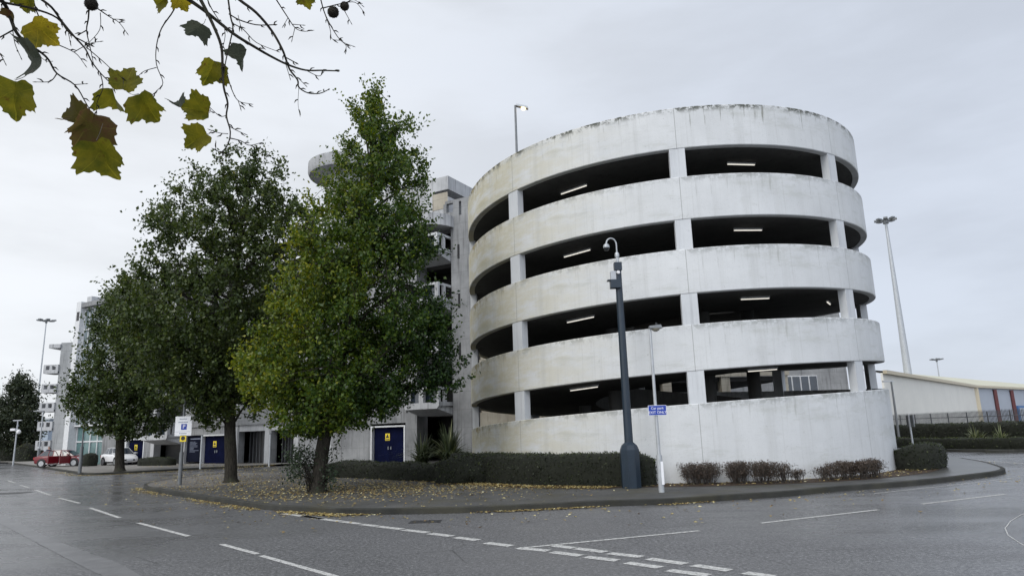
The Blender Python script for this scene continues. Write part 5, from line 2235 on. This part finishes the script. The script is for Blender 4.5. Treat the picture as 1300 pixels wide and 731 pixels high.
# person behind the red car
pr = Vector((AT(61, 585, 64.9).x, 64.9, KZ))
me = bpy.data.meshes.new('person')
J = {'pel': (0, 0, .95, .14), 'wst': (0, -.01, 1.10, .135), 'chs': (0, -.03, 1.34, .165), 'nck': (0, -.03, 1.52, .06), 'hd0': (0, -.05, 1.60, .075), 'hd1': (0, -.055, 1.70, .095), 'hd2': (0, -.045, 1.79, .07),
     'shl': (-.19, -.03, 1.43, .075), 'ell': (-.27, -.10, 1.16, .05), 'wrl': (-.2, -.32, 1.08, .036), 'hal': (-.18, -.41, 1.08, .034),
     'shr': (.19, -.03, 1.43, .075), 'elr': (.27, -.10, 1.16, .05), 'wrr': (.2, -.32, 1.08, .036), 'har': (.18, -.41, 1.08, .034),
     'hpl': (-.1, 0, .88, .105), 'knl': (-.11, -.03, .5, .07), 'anl': (-.11, .02, .09, .05), 'tol': (-.12, -.17, .04, .042),
     'hpr': (.1, 0, .88, .105), 'knr': (.11, -.03, .5, .07), 'anr': (.11, .02, .09, .05), 'tor': (.12, -.17, .04, .042)}
ks = list(J)
ed = [('pel', 'wst'), ('wst', 'chs'), ('chs', 'nck'), ('nck', 'hd0'), ('hd0', 'hd1'), ('hd1', 'hd2'), ('chs', 'shl'), ('shl', 'ell'), ('ell', 'wrl'), ('wrl', 'hal'), ('chs', 'shr'), ('shr', 'elr'), ('elr', 'wrr'), ('wrr', 'har'),
      ('pel', 'hpl'), ('hpl', 'knl'), ('knl', 'anl'), ('anl', 'tol'), ('pel', 'hpr'), ('hpr', 'knr'), ('knr', 'anr'), ('anr', 'tor')]
me.from_pydata([J[k_][:3] for k_ in ks], [(ks.index(a_), ks.index(b_)) for a_, b_ in ed], [])
po = bpy.data.objects.new('person', me)
C.objects.link(po)
po.modifiers.new('Skin', 'SKIN')
sv = me.skin_vertices[0].data
for i, k_ in enumerate(ks):
    sv[i].radius = (J[k_][3],) * 2
    sv[i].use_root = (k_ == 'pel')
sb = po.modifiers.new('Sub', 'SUBSURF')
sb.levels = sb.render_levels = 2
dg = bpy.context.evaluated_depsgraph_get()
me2 = bpy.data.meshes.new_from_object(po.evaluated_get(dg))
po.modifiers.clear()
po.data = me2
me2.name = 'person'
me2.materials.clear()
for k_ in ('navy_cloth', 'skin', 'hair', 'black'):
    me2.materials.append(M[k_])
for p_ in me2.polygons:
    c_ = p_.center
    p_.use_smooth = True
    if c_.z > 1.73 or (c_.z > 1.6 and c_.y > -.02): p_.material_index = 2
    elif c_.z > 1.5 or c_.y < -.34 and c_.z > .5: p_.material_index = 1
    elif c_.z < .9: p_.material_index = 3
    else: p_.material_index = 0
po.location = pr
tag(po, 'person in a navy jacket standing behind the red car', 'person')

# ------------------------------------------------------------------ overhanging plane tree (trunk stands left of the camera)
pt = thing('plane_tree', 'plane tree branch with yellowing lobed leaves hanging across the top left', 'tree', (-5.2, .6, 0))
tk = catmull([(-5.2, .6, -.05), (-5.15, .65, 1.5), (-5.0, .8, 3.2), (-4.6, 1.2, 5.0), (-4.3, 1.6, 7.0), (-4.2, 1.7, 9.0)], 4)
MB().tube(tk, [.36 - .28 * i / (len(tk) - 1) for i in range(len(tk))], 14).build('trunk', M['bark'], pt, True)
S6 = 3.046


def c6(x, y): return (x / S6, y / S6)
def c7(x, y): return (230 + x / S6, y / S6)


br = []          # (list of px, depth start, depth end, r0, r1)
def B(fn, L, d0, d1, r0, r1=.0016): br.append(([fn(*p) for p in L], d0, d1, r0, r1))


B(c6, [(-120, -160), (-40, -60), (5, 0), (30, 40), (60, 120), (100, 165), (160, 205), (190, 235), (220, 285), (290, 330), (330, 395), (350, 430)], 3.2, 3.7, .016, .0025)
B(c6, [(220, 285), (195, 315), (145, 318)], 3.5, 3.45, .004)
B(c6, [(290, 328), (330, 325)], 3.6, 3.6, .003)
B(c6, [(60, 112), (0, 145), (-40, 165)], 3.35, 3.3, .005, .003)
B(c6, [(48, 108), (58, 170), (80, 222)], 3.35, 3.3, .003)
B(c6, [(-60, -20), (5, 8), (130, 35), (220, 70), (270, 130), (320, 160), (350, 175)], 3.3, 3.6, .009, .003)
B(c6, [(110, -60), (150, -10), (200, 30), (240, 85), (290, 145), (330, 190), (355, 240), (390, 285), (420, 315), (442, 338)], 3.5, 3.8, .011, .0025)
B(c6, [(120, -30), (140, 40), (155, 75)], 3.4, 3.4, .006, .003)
B(c6, [(350, -70), (345, 5), (342, 70), (335, 120), (350, 190), (360, 240)], 3.7, 3.8, .009, .002)
B(c6, [(335, 118), (310, 132)], 3.72, 3.7, .004, .003)
B(c6, [(388, 285), (398, 340), (376, 395), (374, 430)], 3.7, 3.7, .004)
B(c6, [(350, 15), (400, 50), (430, 70), (460, 88), (488, 125)], 3.7, 3.75, .005)
B(c6, [(438, 75), (466, 76)], 3.73, 3.75, .003)
B(c6, [(388, 50), (386, 115), (345, 165)], 3.7, 3.7, .003)
B(c6, [(215, 170), (290, 205), (326, 248)], 3.5, 3.6, .004)
B(c6, [(285, 203), (345, 170), (385, 162)], 3.6, 3.6, .003)
B(c6, [(332, 182), (400, 240), (445, 282), (470, 300)], 3.7, 3.75, .0035)
B(c6, [(700, -40), (672, 40), (625, 110), (605, 180), (605, 250), (630, 320), (608, 350), (595, 362)], 3.9, 3.9, .006)
B(c6, [(605, 262), (560, 275), (538, 292)], 3.9, 3.85, .003)
B(c6, [(-40, 180), (0, 210), (20, 245)], 3.3, 3.3, .005)
B(c6, [(265, 130), (272, 165)], 3.55, 3.55, .003)
B(c7, [(-120, -110), (-30, -40), (30, 0), (100, 50), (200, 130), (280, 180), (340, 215), (410, 250), (480, 272), (545, 273), (600, 275)], 3.4, 3.9, .016, .004)
B(c7, [(40, -60), (75, 0), (120, 90), (155, 180), (160, 270), (165, 340), (180, 400), (175, 450), (190, 510), (180, 560), (155, 590)], 3.5, 3.7, .013, .0025)
B(c7, [(188, 490), (215, 505), (242, 517)], 3.65, 3.7, .0035)
B(c7, [(190, 535), (230, 545), (262, 562), (300, 555)], 3.68, 3.7, .004)
B(c7, [(157, 588), (136, 582), (134, 560)], 3.7, 3.7, .003)
B(c7, [(175, 447), (150, 450), (115, 420)], 3.65, 3.6, .0025)
B(c7, [(182, 518), (150, 515), (118, 505)], 3.65, 3.6, .0025)
B(c7, [(175, -60), (182, 0), (192, 70), (200, 110), (185, 180), (172, 240), (163, 300)], 3.6, 3.6, .007, .003)
B(c7, [(178, 290), (195, 345), (220, 390), (262, 402)], 3.6, 3.65, .004)
B(c7, [(220, 388), (228, 414)], 3.63, 3.63, .0025)
B(c7, [(175, -50), (225, 0), (290, 50), (350, 120), (390, 190), (405, 230), (420, 270), (450, 310), (455, 338), (490, 360), (535, 362), (568, 348)], 3.5, 3.9, .011, .003)
B(c7, [(455, 340), (452, 400), (458, 440)], 3.85, 3.85, .0018, .001)
B(c7, [(402, 240), (420, 300)], 3.75, 3.75, .003)
B(c7, [(403, 222), (440, 242)], 3.75, 3.75, .004, .003)
B(c7, [(482, 272), (530, 295), (548, 283)], 3.85, 3.88, .003)
B(c7, [(450, 300), (478, 328)], 3.8, 3.8, .003)
B(c7, [(90, -40), (110, 20), (140, 70), (165, 105)], 3.5, 3.55, .005)
B(c7, [(185, 55), (225, 78), (290, 97), (358, 97)], 3.6, 3.65, .0045, .003)
B(c7, [(195, 90), (240, 115), (290, 165), (368, 198)], 3.6, 3.7, .004)
B(c7, [(350, -30), (368, 0), (410, 65), (440, 108), (470, 122), (500, 120)], 3.8, 3.9, .006)
B(c7, [(440, 108), (430, 150)], 3.85, 3.85, .003)
B(c7, [(432, 95), (466, 98)], 3.85, 3.85, .003)
B(c7, [(412, 72), (398, 96)], 3.83, 3.83, .0025)
B(c7, [(530, -50), (540, 0), (558, 60), (590, 120), (620, 160), (660, 178)], 3.9, 4.0, .006)
B(c7, [(620, 160), (638, 178), (634, 196)], 3.95, 3.95, .003)
B(c7, [(550, 40), (575, 110), (582, 150), (610, 157)], 3.9, 3.9, .003)
B(c7, [(550, 32), (620, 15), (672, 10), (702, 42)], 3.9, 4.0, .0045)
B(c7, [(640, 10), (668, 0), (697, 20)], 3.95, 4.0, .003)
B(c7, [(630, 40), (655, 86)], 3.95, 3.95, .003)
B(c7, [(165, 95), (170, 140), (160, 190)], 3.55, 3.55, .003)
B(c7, [(220, 60), (232, 110)], 3.6, 3.6, .002)
twigs = MB()
limb_ = MB()
rb = random.Random(9)
root_pt = Vector((-4.55, 1.25, 5.2))
for L, d0, d1, r0, r1 in br:
    n_ = len(L)
    P = [AT(px, py, d0 + (d1 - d0) * i / (n_ - 1) + rb.uniform(-.02, .02)) for i, (px, py) in enumerate(L)]
    thick = r0 > .0055 and L[0][1] < 5
    P = catmull(P, 4)
    m_ = len(P)
    twigs.tube(P, [r0 * .9 + (r1 - r0 * .9) * (i / (m_ - 1)) ** .7 for i in range(m_)], 6)
    # buds
    for i in range(3, m_, 3):
        d = (P[i] - P[i - 1]).normalized()
        s_ = Vector((rb.gauss(0, 1), rb.gauss(0, 1), rb.gauss(0, 1)))
        s_ = (s_ - d * s_.dot(d)).normalized()
        twigs.tube([P[i], P[i] + (s_ + d * .7) * .014, P[i] + (s_ * .9 + d * 1.2) * .024], [.003, .0042, .001], 5)
    twigs.tube([P[-1], P[-1] + (P[-1] - P[-2]).normalized() * .012, P[-1] + (P[-1] - P[-2]).normalized() * .025], [r1, r1 * 1.7, .0006], 5)
    if thick:                                           # carry the branch back to the trunk
        e_ = P[0]
        sidep = AT(L[0][0], L[0][1] - 260, d0 - .4)
        pts_ = catmull([e_, e_.lerp(sidep, .5) + Vector((0, 0, .1)), sidep.lerp(root_pt, .35) + Vector((0, 0, .25)), root_pt], 4)
        limb_.tube(pts_, [r0 + (.05 - r0) * (i / (len(pts_) - 1)) ** 1.5 for i in range(len(pts_))], 6)
twigs.build('twigs', M['bark'], pt, True)
limb_.tube(catmull([(-5.0, .8, 3.6), (-4.8, 1.0, 4.5), tuple(root_pt)], 4), [.09] * 5 + [.085] * 2 + [.08] * 2, 8)
limb_.build('limbs', M['bark'], pt, True)

LOBE = [(0, .02), (.10, -.03), (.24, -.10), (.33, -.06), (.42, -.04), (.42, .06), (.47, .13), (.43, .20), (.48, .27), (.57, .36), (.51, .42), (.53, .53), (.42, .53), (.36, .60), (.26, .60),
        (.22, .69), (.24, .77), (.14, .82), (.10, .92), (0, 1.02)]
outline = LOBE + [(-x, y) for x, y in reversed(LOBE[1:-1])]


def plane_leaf(fn, cx, cy, size_px, ang, tilt, roll, mat, dep, petiole=None, curl=.25, seed=0):
    """ang: direction of the tip in the picture plane (degrees, 90 = up); tilt/roll turn the blade out of it"""
    rr = random.Random(seed)
    px, py = fn(cx, cy)
    c_ = AT(px, py, dep)
    dist = (c_ - Vector((0, 0, EYE))).length
    size = size_px * .76 / S6 / F * dist
    vw = (c_ - Vector((0, 0, EYE))).normalized()
    rx = Vector((1, 0, 0))
    rx = (rx - vw * rx.dot(vw)).normalized()
    ry = rx.cross(vw) * 1
    if ry.z < 0: ry = -ry
    a_ = rad(ang)
    tip = rx * cos(a_) + ry * sin(a_)
    side_ = tip.cross(vw).normalized()
    nrm = -vw
    Mr = Matrix.Rotation(rad(tilt), 3, side_)
    tip, nrm = Mr @ tip, Mr @ nrm
    Mr = Matrix.Rotation(rad(roll), 3, tip)
    side_, nrm = Mr @ side_, Mr @ nrm
    m_ = MB()
    uv = {}
    ctr = (0, .30)
    pts2 = []
    n_o = len(outline)
    dense = []
    for i in range(n_o):
        p, q_ = outline[i], outline[(i + 1) % n_o]
        dense.append(p)
        dense.append(((p[0] + q_[0]) / 2 + rr.uniform(-.012, .012), (p[1] + q_[1]) / 2 + rr.uniform(-.012, .012)))
    rings = [0.0, .35, .7, 1.0]
    ph_ = rr.uniform(0, 6)

    fold = rr.choice((.15, .35, .55, .75))

    def put(x, y):
        z = abs(x) * fold + curl * (abs(x) ** 1.5 * 1.2 * (1 if rr.random() else 1)) - curl * .5 * (y - .3) ** 2 + .05 * sin(7 * x + ph_) + .04 * sin(9 * y + ph_ * 2)
        m_.v.append(c_ + (side_ * x + tip * (y - .42) + nrm * z) * size)
    uv[0] = (0, 0)
    put(*ctr)
    for r_ in rings[1:]:
        for (x, y) in dense:
            an_ = math.atan2(x, y - 0.0) / (PI / 4.2)
            uv[len(m_.v)] = (an_ + .5, r_)
            put(ctr[0] + (x - ctr[0]) * r_, ctr[1] + (y - ctr[1]) * r_)
    nd = len(dense)
    for i in range(nd):
        m_.f.append([0, 1 + i, 1 + (i + 1) % nd])
        m_.mi.append(0)
    for k_ in range(2):
        for i in range(nd):
            m_.f.append([1 + k_ * nd + i, 1 + (k_ + 1) * nd + i, 1 + (k_ + 1) * nd + (i + 1) % nd, 1 + k_ * nd + (i + 1) % nd])
            m_.mi.append(0)
    o = m_.build('leaf', mat, pt, True, uvs=uv)
    bs = c_ + tip * -.42 * size
    if petiole is not None:
        e_ = AT(*fn(*petiole), dep)
        md_ = bs.lerp(e_, .5) + Vector((0, 0, -.012))
        q = MB()
        q.tube(catmull([bs, md_, e_], 4), [.0016] * 9, 5)
        q.build('leaf_stalk', M['twig'], o, True)
    return o


LV_ = [(c6, 168, 128, 128, -52, 15, 10, 'pl2', 3.4, (150, 74)), (c6, 135, 228, 160, 198, 72, 25, 'pl4', 3.35, (205, 238)), (c6, 58, 380, 175, -100, 20, 18, 'pl1', 3.1, (130, 268)),
       (c6, 492, 308, 125, 60, 25, -20, 'pl1', 3.75, (478, 300)), (c6, 447, 388, 120, -75, 25, 42, 'pl1', 3.8, (452, 335)), (c6, 570, 412, 150, -65, 20, 15, 'pl1', 3.75, (490, 355)),
       (c6, 335, 500, 185, -125, 22, -25, 'pl3', 3.6, (350, 430)), (c6, 290, 455, 120, 165, 40, 30, 'pl3', 3.58, (345, 425)), (c6, 408, 612, 195, -72, 15, 28, 'pl1', 3.55, (398, 478)),
       (c6, 105, 12, 85, -110, 30, 20, 'pl1', 3.4, (115, -30)), (c6, 42, 58, 60, -100, 45, 40, 'pl3', 3.35, (30, 25)), (c6, 628, 5, 90, -155, 40, 15, 'pl1', 3.85, (660, -20)), (c6, 705, 8, 80, -75, 15, 10, 'pl2', 3.85, (690, -20)),
       (c7, 55, 112, 120, -150, 45, -25, 'pl4', 3.6, (95, 75)), (c7, 110, 278, 130, -120, 15, -15, 'pl1', 3.6, (160, 250)), (c7, 238, 228, 115, -110, 25, 48, 'pl4', 3.65, (205, 190)),
       (c7, 60, 425, 130, 165, 20, 12, 'pl1', 3.6, (115, 420)), (c6, 682, 400, 80, 140, 60, 40, 'pl4', 3.62, (715, 425)), (c7, 62, 540, 125, -150, 18, 15, 'pl1', 3.6, (118, 505)), (c7, 485, 2, 80, -80, 20, 15, 'pl1', 3.85, (500, -30))]
for i, (fn, x, y, s_, a_, ti, ro, mt_, dp, pe) in enumerate(LV_):
    plane_leaf(fn, x, y, s_, a_, ti, ro, M[mt_], dp, pe, .3 + .45 * ((i * 37) % 10) / 10, i)
for fn, x, y, r_, dp, st_ in ((c7, 588, 48, 16, 3.95, (600, 20)), (c7, 632, 25, 12.5, 3.95, (640, 10)), (c6, 353, 17, 16, 3.7, (345, 0))):
    c_ = AT(*fn(x, y), dp)
    rr_ = r_ / S6 / F * c_.length * .95
    q = MB()
    q.lathe([(rr_ * sin(PI * i / 10) + .0004, -rr_ * cos(PI * i / 10)) for i in range(11)], 18, c_)
    rk = random.Random(int(x))
    for k_ in range(260):
        d = Vector((rk.gauss(0, 1), rk.gauss(0, 1), rk.gauss(0, 1))).normalized()
        q.tube([c_ + d * rr_ * .95, c_ + d * rr_ * 1.12], [.0022, .0005], 3, cap=False)
    q.tube([c_ + Vector((0, 0, rr_ * .9)), AT(*fn(*st_), dp)], .0016, 5)
    q.build('fruit_ball', M['bark'], pt, True)

for coll in (bpy.data.meshes,):
    pass
